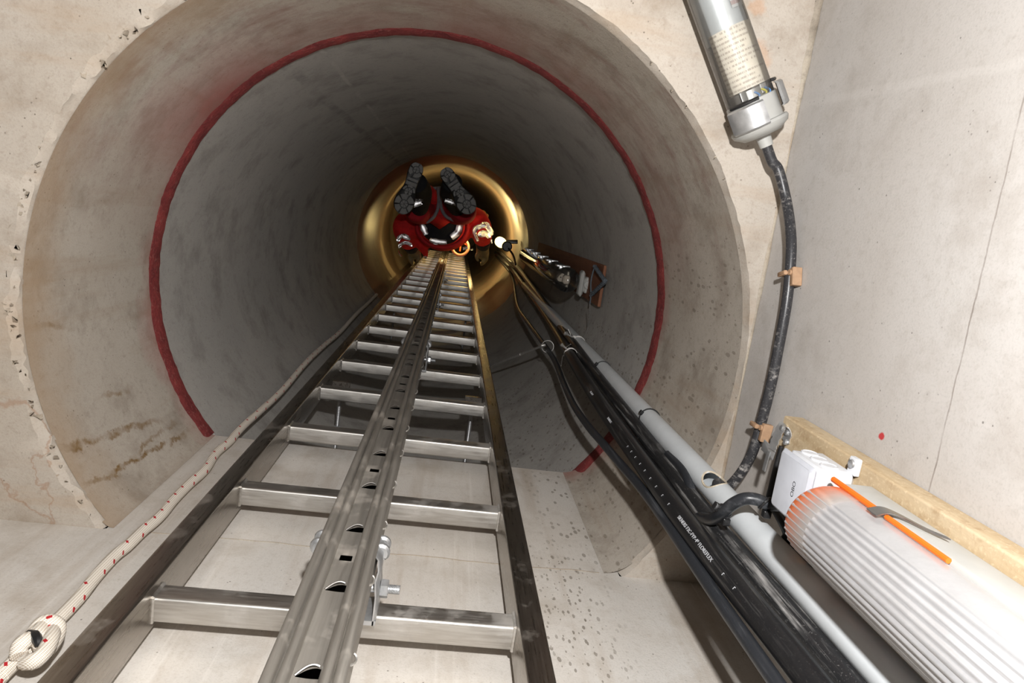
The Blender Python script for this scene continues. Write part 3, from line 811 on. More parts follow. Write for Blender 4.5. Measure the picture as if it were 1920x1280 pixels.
# printing on the thick cable
def text_mesh(body, size):
    cu = bpy.data.curves.new('t', 'FONT'); cu.body = body; cu.size = size; cu.extrude = .0002; cu.align_x = 'LEFT'; cu.align_y = 'CENTER'
    ob = bpy.data.objects.new('t', cu); COL.objects.link(ob)
    dg = bpy.context.evaluated_depsgraph_get(); dg.update()
    me = bpy.data.meshes.new_from_object(ob.evaluated_get(dg)); vs = [v.co.copy() for v in me.vertices]; fs = [tuple(p.vertices) for p in me.polygons]
    bpy.data.objects.remove(ob); bpy.data.curves.remove(cu); bpy.data.meshes.remove(me)
    return vs, fs
PB, _ = spline([V(p) for p in pb], [0]*len(pb), 8)
def on_cable(mbx, vs, fs, px, py, rad, tilt):
    # nearest centre-line point to the sight of that spot on the cable
    tgt = U(px, py, y=.300)
    i = min(range(1, len(PB) - 1), key=lambda q: abs(PB[q].z - tgt.z))
    t = (PB[i-1] - PB[i+1]).normalized()
    f = (tgt.z - PB[i].z)/t.z; c0 = PB[i] + t*f
    nn = V((-.55, -.84, 0)); nn = (nn - t*nn.dot(t)).normalized()
    nn = (Matrix.Rotation(tilt, 3, t) @ nn).normalized()
    up = nn.cross(t)
    out = []
    for v in vs:
        s = v.y/rad
        d = nn*math.cos(s) + up*math.sin(s)
        out.append(c0 + t*v.x + d*(rad + .0003 + v.z))
    mbx.add(out, fs)
pr = MB()
vs, fs = text_mesh('SIENERS F2C-FYP-4* FLOREFLEX', .0058)
wid = max(v.x for v in vs)
za_, zb_ = U(1274, 962, y=.30).z, U(1336, 1044, y=.30).z
sx = abs(za_ - zb_)/wid
on_cable(pr, [V((v.x*sx, v.y, v.z)) for v in vs], fs, 1274, 962, .0134, .35)
vs, fs = text_mesh('r', .0070)
for (px, py) in ((1258, 938), (1246, 922), (1236, 906), (1225, 891), (1216, 877), (1208, 865), (1200, 853), (1193, 843), (1186, 834), (1349, 1066), (1371, 1092)):
    on_cable(pr, vs, fs, px, py, .0134, .35)
vs, fs = text_mesh('FLOREFLEX', .0052)
on_cable(pr, vs, fs, 1148, 784, .0134, .35)
vs, fs = text_mesh('F2C-FYP-4*', .0052)
on_cable(pr, vs, fs, 1116, 738, .0134, .35)
for o in pr.build_split('printing', M['white_print'], cb): tag(o, 'white lettering along the black sheath')

# zip ties and wire ties around conduit and cables (things that hold the bundle)
def ring_around(mbx, c, ax, R, r, **k): mbx.torus(c, ax, R, r, 28, 6, **k)
tie_spots = [(1218, 786, 'black zip tie around the conduit just above its cut opening'), (1132, 683, 'black zip tie around the conduit farther up the shaft')]
for px, py, lab in tie_spots:
    z = U(px, py, x=CX).z
    e = tag(empty('cable_tie', (CX, CY, z)), lab, 'cable tie')
    m_ = MB(); m_.torus((CX, CY, z), (.12, .1, 1), rc + .0012, .0013, 28, 6); rel(m_, 'strap', M['dark_plastic'], e)
    m_ = MB(); d = V((-.85, -.52, 0)).normalized()
    m_.obox(V((CX, CY, z)) + d*(rc + .003), (d, V((-d.y, d.x, 0)), V((0, 0, 1))), (.003, .0035, .0032), .0008); rel(m_, 'lock', M['dark_plastic'], e)
    if 'just' in lab:
        m_ = MB(); q = V((CX, CY, z)); m_.tube([q + V((-.016, .004, 0)), q + V((-.026, .016, -.02)), q + V((-.03, .02, -.05))], .0012, 6, sub=4); rel(m_, 'tail', M['dark_plastic'], e)
def wire_tie(px, py, R, y, lab, tails):
    c = U(px, py, y=y)
    e = tag(empty('wire_tie', c), lab, 'wire tie')
    m_ = MB()
    for k in range(3): m_.torus(c + V((0, 0, .006*k - .006)), (.1*math.sin(k*2), .12*math.cos(k), 1), R, .0011, 26, 5)
    for t in tails: m_.tube([c + V(t[0])*R*1.02, c + V(t[0])*R*1.3 + V((0, 0, .004)), c + V(t[1])], .0011, 5, sub=5)
    m_.lathe(c + V((-.71*R, -.71*R, 0))*1.1, (-.8, -.5, .2), [(0, .002), (.012, .003), (.016, .005), (.018, .004)], 8)
    rel(m_, 'wire', M['wire'], e); return e
wire_tie(1070, 664, .0155, pb[9].y, 'light wire tie twisted around the printed cable', [((-.9, .4, 0), (-.03, .02, -.06)), ((-.7, -.7, 0), (-.01, -.03, -.03))])
wire_tie(1077, 640, .0150, .291, 'light wire tie twisted around the dusty cable', [((-.9, .4, 0), (-.02, .01, -.05)), ((-.6, -.8, 0), (-.02, -.03, .01))])
zt = U(1090, 611, x=CX).z
e = tag(empty('wire_tie', (CX, CY, zt)), 'light wire tie holding the grey conduit to the rope under the small lamp', 'wire tie')
m_ = MB()
for k in range(3): m_.torus((CX, CY, zt + .007*k), (.12*math.cos(k), .1*math.sin(k*2), 1), rc + .0015, .0012, 26, 5)
w0 = V((CX + .012, CY - .014, zt)); w1 = U(1106, 570, x=.352)
m_.tube([w0, (w0 + w1)/2 + V((.004, .0, -.01)), w1], .0011, 5, sub=6)
m_.lathe((CX - .014, CY - .012, zt + .006), (-.9, -.3, .1), [(0, .002), (.02, .003), (.026, .006), (.029, .005)], 8)
rel(m_, 'wire', M['wire'], e)
# distance rod from the right stile to the bundle
z_r = U(1018, 647, y=.33).z
p1 = U(1020, 647, y=.315); p0 = V((LX1 + .030, .437, U(925, 684, y=.437).z)); p0 = U(925, 684, y=.437)
e = tag(empty('brace_rod', p0), 'thin bright rod bridging from the right stile to the black cables', 'rod')
m_ = MB(); m_.tube([p0 + (p0 - p1)*.12, p0, p1], .0034, 8)
rel(m_, 'rod', M['wire'], e)
m_ = MB(); m_.torus(p1 + V((.012, .004, .01)), (0, .1, 1), .0165, .0014, 28, 6); m_.lathe(p1, (-1, .3, 0), [(-.004, .004), (.004, .0055), (.008, .0045)], 10)
m_.lathe(p0.lerp(p1, .55), (p1 - p0), [(-.006, .0045), (.006, .0045)], 8)
rel(m_, 'hook', M['wire'], e)

# cable that dives into the conduit from the ceiling lamp
# ------------------------------------------------------------------ ceiling lamp (clear tube)
T0 = U(1424, 236, z=.836); T1 = U(1340, 0, z=.836); tax = (T1 - T0).normalized()
tside = V((-tax.y, tax.x, 0)); tup = V((0, 0, 1))
tl = tag(empty('tube_lamp', T0), 'clear tubular lamp with silver inside clipped under the ceiling', 'lamp')
tr_ = .0285; Lt = .66
def along(s): return T0 + tax*s
m_ = MB(); m_.lathe(T0, tax, [(.030, tr_ - .0005), (.034, tr_), (Lt - .03, tr_), (Lt - .028, tr_ - .001)], 48, False, ref=-tup); rel(m_, 'clear_tube', M['clear_tube'], tl)
m_ = MB(); m_.lathe(T0, tax, [(.108, .001), (.108, tr_*.90), (Lt - .04, tr_*.90), (Lt - .04, .001)], 48, False, ref=-tup); rel(m_, 'reflector', M['silver'], tl)
# printed label wrapped inside the tube
def wrap(s0, s1, a0, a1, rad, name, mat, rows=8, cols=20):
    vs = []; fs = []; uv = []
    for i in range(rows + 1):
        for k in range(cols + 1):
            a = math.radians(a0 + (a1 - a0)*k/cols); s = s0 + (s1 - s0)*i/rows
            vs.append(along(s) - tup*(rad*math.cos(a)) + tside*(rad*math.sin(a)))
    for i in range(rows):
        for k in range(cols): fs.append((i*(cols+1)+k, i*(cols+1)+k+1, (i+1)*(cols+1)+k+1, (i+1)*(cols+1)+k))
    o = finish(name, vs, fs, mat, tl); o.location = -tl.location
    ul = o.data.uv_layers.new(name='UVMap')
    for lp in o.data.loops:
        i, k = divmod(lp.vertex_index, cols + 1); ul.data[lp.index].uv = (k/cols, i/rows)
    return o
tag(wrap(.046, .118, -72, 66, tr_*.955, 'printed_label', M['sticker']), 'worn label of small illegible print')
tag(wrap(.135, .235, 8, 52, tr_*.955, 'red_printed_label', M['sticker_red']), 'column of faint red print')
m_ = MB(); m_.lathe(T0, tax, [(.028, .001), (.028, tr_*.8), (.044, tr_*.8), (.044, .001)], 32, False)
for sg in (-.55, .35):
    c = along(.040) + tside*(tr_*sg) - tup*(tr_*.72)
    m_.obox(c, (tside, tup, tax), (.004, .002, .006), .0008)
rel(m_, 'lamp_holder', M['clip_steel'], tl)
for off, col in ((-.2, srgb(60, 120, 180)), (.28, srgb(60, 120, 180)), (.12, srgb(200, 190, 40))):
    m_ = MB(); m_.tube([along(.026) + tside*(tr_*off) - tup*tr_*.86, along(.034) + tside*(tr_*(off+.25)) - tup*tr_*.84, along(.040) + tside*(tr_*(off+.1)) - tup*tr_*.8], .0012, 6, sub=5)
    rel(m_, 'lead_wire', simple('lead_%d' % int(off*100), col, .5), tl)
m_ = MB(); m_.lathe(T0, tax, [(-.026, .001), (-.026, .008), (-.012, .009), (-.0118, tr_ - .006), (-.008, tr_ - .001), (-.005, tr_ + .004), (.0, tr_ + .006), (.003, tr_ + .005), (.004, tr_ + .001), (.032, tr_ + .001), (.033, tr_ - .001), (.033, .002)], 48, False)
rel(m_, 'end_cap', M['grey_housing'], tl)
for cen, hw, zoff in ((66, 24, .012), (-40, 36, 0)):
    m_ = MB(); rg = []
    for s, dr in ((.000 + zoff, .0075), (.002 + zoff, .0095), (.027 + zoff, .0095), (.029 + zoff, .0075)):
        row = []
        for k in range(13):
            a = math.radians(cen - hw + 2*hw*k/12); rad = tr_ + dr + .002*math.cos((k-6)/6*pi/2)
            row.append(along(s) - tup*(rad*math.cos(a)) + tside*(rad*math.sin(a)))
        for k in range(12, -1, -1):
            a = math.radians(cen - hw + 2*hw*k/12); rad = tr_ + dr - .003
            row.append(along(s) - tup*(rad*math.cos(a)) + tside*(rad*math.sin(a)))
        rg.append(row)
    m_.loft(rg, True, True); rel(m_, 'clamp', M['zinc'], tl)
    m_ = MB(); m_.tube([along(.032 + zoff) - tup*((tr_+.004)*math.cos(math.radians(cen - hw + 3))) + tside*((tr_+.003)*math.sin(math.radians(cen - hw + 3))), along(.032 + zoff) - tup*((tr_+.004)*math.cos(math.radians(cen))) + tside*((tr_+.004)*math.sin(math.radians(cen))), along(.032 + zoff) - tup*((tr_+.003)*math.cos(math.radians(cen + hw - 3))) + tside*((tr_+.003)*math.sin(math.radians(cen + hw - 3)))], .0022, 6, sub=4)
    rel(m_, 'clamp_gap_strip', M['dark_plastic'], tl)  # black strip stands in for the dark gap under the clamp
m_ = MB()
for s in (.2, .5): m_.obox(along(s) + tup*(ZC - .836)/2, (tside, tax, tup), (.012, .012, (ZC - .836)/2))
m_.build_split('mount', M['grey_housing'], tl)
# its supply cable
cend = along(-.026)
pw = [cend, cend - tax*.02 + V((0, 0, 0)), U(1460, 320, z=.835), U(1474, 375, x=.396), U(1482, 430, x=.398), U(1483, 480, x=.399), U(1476, 560, x=.400), U(1462, 640, x=.400), U(1446, 720, x=.400), U(1428, 790, x=.398), U(1412, 845, x=.394), U(1388, 888, x=.388), U(1362, 914, x=.378)]
pw += [V((CX + .001, CY - .008, zc0 + .001)), V((CX, CY + .001, zc0 - .022)), V((CX, CY + .004, zc0 - .07))]
cw = cable('cable', pw, .0063, M['cable_wall'], 'worn black cable curving down the right wall from the ceiling lamp into the conduit')
def cable_clip(px, py, lab):
    c = U(px, py, x=.400); i = min(range(len(pw)), key=lambda q: (pw[q] - c).length)
    t = (pw[min(i+1, len(pw)-1)] - pw[i-1]).normalized(); nx = V((-1, 0, 0)); nx = (nx - t*nx.dot(t)).normalized(); s = t.cross(nx)
    c = pw[i-1] + t*((c - pw[i-1]).dot(t))
    e = tag(empty('cable_clip', c), lab, 'cable clip')
    m_ = MB(); m_.torus(c, t, .0078, .0022, 20, 6); m_.obox(c + nx*.0075, (t, s, nx), (.0028, .0085, .0022), .0008); m_.lathe(c - s*.0105, (t*0 + nx), [(-.006, .0035), (.005, .0035)], 10)
    rel(m_, 'strap', M['clip'], e)
    m_ = MB(); sg = 1 if (s.z < 0) else -1
    m_.obox(c + s*(.0125*sg) - nx*.003 + t*.005, (t, s, nx), (.011, .004, .006), .001); rel(m_, 'block', M['clip'], e)
cable_clip(1472, 517, 'tan clip around the wall cable, the upper of the two')
cable_clip(1427, 797, 'tan clip around the wall cable just above the wooden board')

# ------------------------------------------------------------------ wooden board with junction box and lamp
BX0 = .385
board = tag(empty('wooden_board', (XR - .012, .22, 0)), 'rough sawn wooden board fixed upright to the right wall', 'board')
m_ = MB(); m_.obox(((BX0 + XR - .001)/2, .221, (-.9 + .705)/2), (V((1,0,0)), V((0,1,0)), V((0,0,1))), ((XR - .001 - BX0)/2, .054, (.705 + .9)/2), .002)
rel(m_, 'plank', M['wood'], board)
# perforated strap on the board's top end
strap = tag(empty('perforated_strap', U(1471, 805, x=BX0)), 'bent galvanised perforated strap screwed to the top end of the board', 'strap')
sp = [U(1473, 828, x=BX0 - .0012), U(1478, 810, x=BX0 - .0015), U(1473, 800, x=BX0 - .004), U(1466, 799, x=BX0 - .008), U(1458, 815, x=BX0 - .011), U(1451, 832, x=BX0 - .013), U(1447, 843, x=BX0 - .014)]
P, _ = spline(sp, [0]*len(sp), 6)
m_ = MB(); rg = []
for i, p in enumerate(P):
    t = (P[min(i+1, len(P)-1)] - P[max(i-1, 0)]).normalized(); s = V((.1, .35, -1)); s = (s - t*s.dot(t)).normalized(); nn = t.cross(s)
    w = .0062 + .0007*math.sin(i*1.6)
    rg.append([p + s*w + nn*.0006, p - s*w + nn*.0006, p - s*w - nn*.0006, p + s*w - nn*.0006])
m_.loft(rg); rel(m_, 'strap', M['zinc'], strap)
m_ = MB(); q = U(1441, 843, x=BX0 - .014); m_.obox(q, (V((.2, .2, -1)).normalized(), V((0, 1, .2)).normalized(), V((1, 0, 0))), (.011, .0065, .0007), .0003)
q2 = U(1437, 864, x=BX0 - .014); m_.obox(q2, (V((0, 0, -1)), V((0, 1, .1)).normalized(), V((1, 0, 0))), (.0036, .012, .0007), .0003)
rel(m_, 'strap_end', M['zinc'], strap)
m_ = MB()
for px, py, xx in ((1467, 802, BX0 - .0085), (1476, 811, BX0 - .002), (1473, 829, BX0 - .002)): m_.lathe(U(px, py, x=xx), (-1, -.2, 0), [(-.001, .0032), (.001, .0034), (.002, .0024)], 12)
m_.build_split('screw', M['zinc'], strap)
# junction box
bz0, bz1, by0, by1, bx0, bx1 = .556, .614, .178, .2365, .340, BX0
jb = tag(empty('junction_box', (bx1, (by0+by1)/2, (bz0+bz1)/2)), 'white square junction box on the wooden board above the ribbed lamp', 'junction box')
m_ = MB(); m_.obox(((bx0+.006+bx1)/2, (by0+by1)/2, (bz0+bz1)/2), (V((0,1,0)), V((0,0,1)), V((1,0,0))), ((by1-by0)/2, (bz1-bz0)/2, (bx1-bx0-.006)/2), .005); rel(m_, 'body', M['box_white'], jb)
m_ = MB(); m_.obox((bx0 + .0035, (by0+by1)/2, (bz0+bz1)/2), (V((0,1,0)), V((0,0,1)), V((1,0,0))), ((by1-by0)/2 + .0006, (bz1-bz0)/2 + .0006, .0035), .003); rel(m_, 'lid', M['box_grey'], jb)
m_ = MB()
for k in range(3):
    c = V((.364, by0, bz0 + .013 + .0175*k)); m_.lathe(c, (0, -1, 0), [(-.001, .0085), (.0012, .0082), (.0016, .007), (.0010, .0065), (.0012, .004), (.001, .001)], 24)
c = V((.364, (by0+by1)/2 + .004, bz0)); m_.lathe(c, (0, 0, -1), [(-.001, .0105), (.0006, .010), (.0008, .009), (.0002, .0085), (.0004, .006), (.0006, .005), (.0004, .001)], 28)
m_.build_split('knockout', M['box_white'], jb)
m_ = MB(); m_.obox((BX0 - .003, by0 - .006, bz0 + .004), (V((0,1,0)), V((0,0,1)), V((1,0,0))), (.008, .006, .003), .001); rel(m_, 'lug', M['box_white'], jb)
m_ = MB(); m_.lathe((BX0 - .006, by0 - .008, bz0 + .004), (-1, 0, 0), [(0, .0042), (.0018, .0038), (.0024, .0022)], 14); rel(m_, 'screw', M['zinc'], jb)
vs, fs = text_mesh('OBO', .007)
m_ = MB(); m_.add([V((bx0 - .0001, by0 + .036 - v.x*1.0, bz0 + .022 + v.y)) for v in vs], fs); rel(m_, 'embossing', M['box_grey'], jb)

# ribbed lamp with orange end
LXc, LYc, LR = .338, .214, .0335
lz1, lz0 = .541, -.72
lamp = tag(empty('ribbed_lamp', (BX0, LYc, lz0)), 'long ribbed clear lamp with an orange end along the board', 'lamp')
# housing (D-shaped, against the board)
m_ = MB(); m_.obox(((LXc + .016 + BX0)/2, LYc, (lz0 + lz1 - .006)/2), (V((1,0,0)), V((0,1,0)), V((0,0,1))), ((BX0 - LXc - .016)/2, .0345, (lz1 - .006 - lz0)/2), .004); rel(m_, 'housing', M['grey_housing'], lamp)
# diffuser: half round shell, ribs on the outside
def dshell(z0, z1, dome, mat, name, ribs=True, r=LR, zstep=None):
    m_ = MB(); rows = []
    a_list = [math.radians(78 + 204*k/168) for k in range(169)]
    def row(z, rad):
        rw = []
        for k, a in enumerate(a_list):
            rr_ = rad
            if ribs and 34 < k < 134: rr_ += .0009*math.cos(k*pi/4.0) * (1 if rad > r*.97 else 0)
            rw.append(V((LXc + .006 + rr_*math.cos(a)*1.08, LYc + rr_*math.sin(a), z)))
        return rw
    if dome:
        for q in range(9):
            t = q/8*pi/2; rows.append(row(z1 - .020 + .020*math.cos(t), r*(.30 + .70*math.sin(t)) if q else r*.02))
    else: rows.append(row(z1, r))
    rows.append(row(z0, r))
    m_.loft(rows, False, False)
    return rel(m_, name, mat, lamp, smooth=50)
tag(dshell(.494, lz1, True, M['lamp_orange'], 'end_cover', False), 'frosted orange tinted end of the cover')
dshell(lz0, .5255, False, M['lamp_clear'], 'ribbed_cover', True, LR - .0006)
# orange gasket along the joint, orange end disc
m_ = MB()
m_.tube([V((LXc + .012, LYc - .0352, lz1 - .004)), V((LXc + .012, LYc - .0352, .475))], .0026, 8)
m_.tube([V((LXc + .012, LYc - .0352, .462)), V((LXc + .012, LYc - .0352, .395))], .0022, 8)
m_.tube([V((LXc + .012, LYc + .0352, lz1 - .004)), V((LXc + .012, LYc + .0352, .395))], .0022, 8)
m_.build_split('gasket', M['orange'], lamp)
m_ = MB(); rows = []
for dz, f in ((0, .03), (.0, .80), (-.004, .95), (-.016, .985), (-.046, .985)):
    rows.append([V((LXc + .006 + LR*f*.93*math.cos(math.radians(80 + 200*k/40))*1.06, LYc + LR*f*.95*math.sin(math.radians(80 + 200*k/40)), lz1 - .007 + dz)) for k in range(41)])
m_.loft(rows, False, False); o = rel(m_, 'orange_end', M['lamp_orange'], lamp)
m_ = MB(); m_.lathe((LXc - .002, LYc, lz1 - .05), (0, 0, -1), [(-.014, .005), (-.012, .011), (0, .0125), (.03, .0125), (.031, .0125), (1.1, .0125), (1.11, .002)], 28)
rel(m_, 'lamp_tube', M['reflector'], lamp)
m_ = MB(); m_.obox((LXc + .019, LYc, (lz0 + .48)/2), (V((1,0,0)), V((0,1,0)), V((0,0,1))), (.0025, .030, (.48 - lz0)/2), .001); rel(m_, 'reflector', M['reflector'], lamp)
m_ = MB(); m_.lathe((LXc - .002, LYc, lz1 - .052), (0, 0, -1), [(0, .0135), (.026, .0135)], 24)
rel(m_, 'tube_cap', simple('bluish_metal_cap', (.45, .50, .62), .35, .8), lamp)
m_ = MB(); m_.obox((LXc - .0145, LYc - .002, lz1 - .096), (V((0,1,0)), V((0,0,1)), V((1,0,0))), (.003, .004, .0006)); rel(m_, 'marking', M['dark_plastic'], lamp)
m_ = MB()
cl = [V((LXc + .002, LYc - .0358, .466)), V((LXc + .012, LYc - .0385, .466)), V((LXc + .022, LYc - .0372, .462)), V((LXc + .030, LYc - .0365, .440)), V((LXc + .034, LYc - .038, .425))]
P, _ = spline(cl, [0]*5, 5); rg = []
for i, p in enumerate(P):
    w = .0065 if i < 12 else .0065*(1 - (i - 12)/12)
    rg.append([p + V((0, 0, w)), p + V((0, -.0008, w)), p + V((0, -.0008, -w)), p + V((0, 0, -w))])
m_.loft(rg); rel(m_, 'clip', M['clip_steel'], lamp)
# branch cable from the bundle over the conduit to the junction box
pbr = [V((.347, .300, .93)), V((.3455, .298, .85))] + [U(1308, 958, x=.338), U(1330, 973, x=.330), U(1350, 965, x=.326), U(1372, 946, x=.328), U(1395, 935, x=.335), U(1418, 936, x=.346), U(1437, 944, x=.356), U(1448, 946, x=.362), V((.366, by1 - .003, .606))]
cable('cable', pbr, .0066, M['cable_thin'], 'short black cable crossing over the conduit to the white junction box')
def ptie(px, py, x, lab, ax):
    c = U(px, py, x=x); e = tag(empty('cable_tie', c), lab, 'cable tie')
    m_ = MB(); m_.torus(c, ax, .0076, .0018, 20, 6); rel(m_, 'strap', M['dark_plastic'], e)
    d = V((-.75, -.3, .2)).normalized(); m_ = MB(); m_.obox(c + d*.0092, (d, d.cross(V((0, 0, 1))).normalized(), V((0, 0, 1))), (.0035, .0042, .0036), .0008)
    m_.obox(c + V((.002, .010, -.004)), (V((1,0,0)), V((0,1,0)), V((0,0,1))), (.004, .004, .004), .001); rel(m_, 'lock', M['dark_plastic'], e)
ptie(1434, 943, .355, 'black zip tie on the branch cable beside the junction box', (.6, .5, -.6))
ptie(1358, 958, .328, 'black zip tie where the branch cable crosses the conduit', (.2, -.7, -.5))
# black cable dropping behind box and lamp
pe = [U(1466, 836, x=.382), U(1456, 872, x=.380), U(1446, 915, x=.378), U(1444, 940, x=.378), U(1462, 965, x=.378), U(1480, 1000, x=.379), U(1488, 1035, x=.379), V((.379, .262, .44)), V((.379, .262, -.3))]
cable('cable', pe, [.003, .003, .0034, .0045, .006, .0065, .0065, .0065, .0065], M['cable_black'], 'black cable running down behind the junction box and the ribbed lamp')

# ------------------------------------------------------------------ lamp in the shaft
SX, SY = .345, .118
def shaft_lamp(name, lab, x, y, z0, z1, r, lit):
    e = tag(empty(name, (x, y, z0)), lab, 'lamp')
    m_ = MB(); m_.lathe((x, y, z0), (0, 0, 1), [(-.022, .001), (-.020, r*.35), (-.014, r*.68), (-.005, r*.92), (.006, r), (z1 - z0 - .03, r), (z1 - z0, r*.6), (z1 - z0, .001)], 32, False)
    rel(m_, 'clear_tube', M['lamp_dome'], e)
    ex, ey, ez = V((1,0,0)), V((0,1,0)), V((0,0,1))
    m_ = MB(); m_.obox((x + r*1.02 + .004, y + .004, z0 + .005), (ey, ez, ex), (r*1.02, .022, .006), .005); m_.obox((x + r*1.02 + .0165, y + .006, z0), (ey, ez, ex), (.023, .022, .007), .005)
    rel(m_, 'end_block', M['grey_housing'], e)
    m_ = MB(); m_.lathe((x + r*1.02 + .020, y + .005, z0 - .022), (0, 0, -1), [(0, .0125), (.003, .0115), (.004, .009), (.0025, .0085), (.0025, .005), (.004, .0035), (.004, .001)], 20); rel(m_, 'cap_screw', M['grey_housing'], e)
    m_ = MB(); m_.obox((x + .001, y + .001, z0 + .03), (ey, ez, ex), (.013, .012, .010), .004); rel(m_, 'lamp_cap', M['reflector'], e)
    if not lit:
        m_ = MB(); m_.obox((x + r*.25, y, (z0 + z1)/2), (V((1,0,0)), V((0,1,0)), V((0,0,1))), (.004, r*.7, (z1 - z0)/2 - .05), .002); rel(m_, 'reflector', M['silver'], e)
        m_ = MB(); m_.lathe((x - r*.2, y, z0 + .08), (0, 0, 1), [(0, .002), (0, .013), (z1 - z0 - .16, .013), (z1 - z0 - .16, .002)], 20, False); rel(m_, 'lamp_tube', M['reflector'], e)
        m_ = MB()
        for k in range(5):
            zz = z0 + .03 + .24*k
            m_.obox((x - r*.35, y - r*.98, zz + .012), (V((1,0,0)), V((0,1,0)), V((0,0,1))), (r*.55, .003, .016), .001)
            m_.obox((x - r*.55, y - r*.9, zz), (V((1,0,0)), V((0,1,0)), V((0,0,1))), (r*.16, .006, .006), .001)
        for q_ in m_.build_split('clip', M['zinc'], e): pass
    return e
ql = U(1064, 525, z=1.93)
sl = shaft_lamp('tube_lamp', 'clear tube lamp with a grey end block on the red-brown board in the shaft', ql.x, ql.y, 1.93, 3.12, .036, False)
zb0 = 1.74
sb = tag(empty('stained_board', (.392, SY, zb0)), 'red-brown stained board behind the shaft lamp', 'board')
m_ = MB(); m_.obox((.392, SY + .012, (zb0 + 3.2)/2), (V((1,0,0)), V((0,1,0)), V((0,0,1))), (.004, .054, (3.2 - zb0)/2), .001); rel(m_, 'plank', M['wood_red'], sb)
lp = tag(empty('cord', (.378, SY, zb0 + .03)), 'grey-blue twisted cord looped around the foot of the stained board', 'cord')
m_ = MB(); q0, q1, q2 = U(1115, 499, x=.380), U(1135, 527, x=.380), U(1108, 553, x=.380)
def twist(mbx, pts, r, turns):
    P, _ = spline(pts, [0]*len(pts), 14)
    for ph in (0, pi):
        out = []
        for i, p in enumerate(P):
            t = (P[min(i+1, len(P)-1)] - P[max(i-1, 0)]).normalized(); u = t.orthogonal().normalized(); w = t.cross(u); a = turns*2*pi*i/len(P) + ph
            out.append(p + u*(r*.8*math.cos(a)) + w*(r*.8*math.sin(a)))
        mbx.tube(out, r, 6)
twist(m_, [q0, q0.lerp(q1, .5), q1], .0035, 6); twist(m_, [q1, q1.lerp(q2, .5), q2], .0035, 6)
m_.tube([q0, q0.lerp(q2, .5) + V((-.006, 0, -.006)), q2, U(1106, 570, x=.378)], .002, 6, sub=6)
rel(m_, 'strand', M['rope_grey'], lp)
# lit lamp higher up, and the dark round fitting in front of it
lp4 = U(940, 455, z=4.12)
gl = tag(empty('tube_lamp', lp4), 'glowing yellow tube lamp far up the shaft beside the worker', 'lamp')
gr = .031
m_ = MB(); m_.lathe(lp4, (0, 0, 1), [(0, .002), (.0, gr*.5), (.004, gr*.85), (.016, gr), (.16, gr), (.18, gr*.8), (.19, .002)], 28, False); rel(m_, 'glowing_tube', M['glow'], gl)
m_ = MB(); m_.obox(lp4 + V((.06, -.01, .10)), (V((1, -.15, 0)).normalized(), V((.15, 1, 0)).normalized(), V((0, 0, 1))), (.045, .012, .02), .003); rel(m_, 'bracket', M['dark_plastic'], gl)
fd = U(951, 462, z=4.0)
ft = tag(empty('round_fitting', fd), 'dark round fitting on a stem partly covering the glowing lamp', 'fitting')
m_ = MB(); m_.lathe(fd, (0, 0, 1), [(0, .002), (0, .024), (.006, .030), (.03, .030), (.04, .012), (.04, .002)], 28, False); rel(m_, 'disc', M['dark_plastic'], ft)
m_ = MB(); m_.tube([fd + V((0, 0, .02)), U(962, 478, z=3.95), U(967, 496, z=3.86)], .006, 8, sub=4); rel(m_, 'stem', M['dark_plastic'], ft)
# small brassy couplings beside the worker's back
cp = tag(empty('hose_coupling', U(905, 403, z=4.6)), "brassy hose coupling far up the shaft beside the worker's shoulder", 'coupling')
m_ = MB(); c0 = U(904, 402, z=4.6); m_.torus(c0, (.3, .2, 1), .020, .009, 18, 8); c1 = U(910, 405, z=4.6); m_.torus(c1, (.2, .5, 1), .013, .008, 16, 8)
m_.tube([c1, U(914, 412, z=4.62), U(916, 425, z=4.66)], .010, 10, sub=4)
rel(m_, 'coupling', simple('brass', (.62, .36, .12), .35, .8), cp)
# pale orange ring by the ladder
ph = U(863, 463, z=4.95)
rg_ = tag(empty('hose_ring', ph), 'pale orange ring hanging by the rail under the worker', 'ring')
m_ = MB(); m_.torus(ph, (.05, .1, 1), .058, .011, 36, 10); rel(m_, 'ring', M['peach'], rg_)
m_ = MB(); m_.tube([ph + V((-.05, -.02, 0)), ph + V((0, -.035, .005)), ph + V((.045, -.02, 0))], .006, 8, sub=4); m_.tube([ph + V((0, -.05, 0)), ph + V((.0, .03, .0))], .006, 8)
rel(m_, 'strap', simple('orange_webbing', srgb(220, 110, 40), .7), rg_)

# ------------------------------------------------------------------ worker
W0 = U(822, 420, z=4.4)
wk = tag(empty('person', W0), 'person in red and navy workwear with reflective bands climbing the ladder, boot soles downward', 'person')
def zm(z): return 3.62 + (z - 3.62)*.88
def WP(px, py, z): return U(px, py, z=zm(z))
def pm(z): return zm(z)/FPX                     # metres per pixel at that depth
ZFt = 3.60
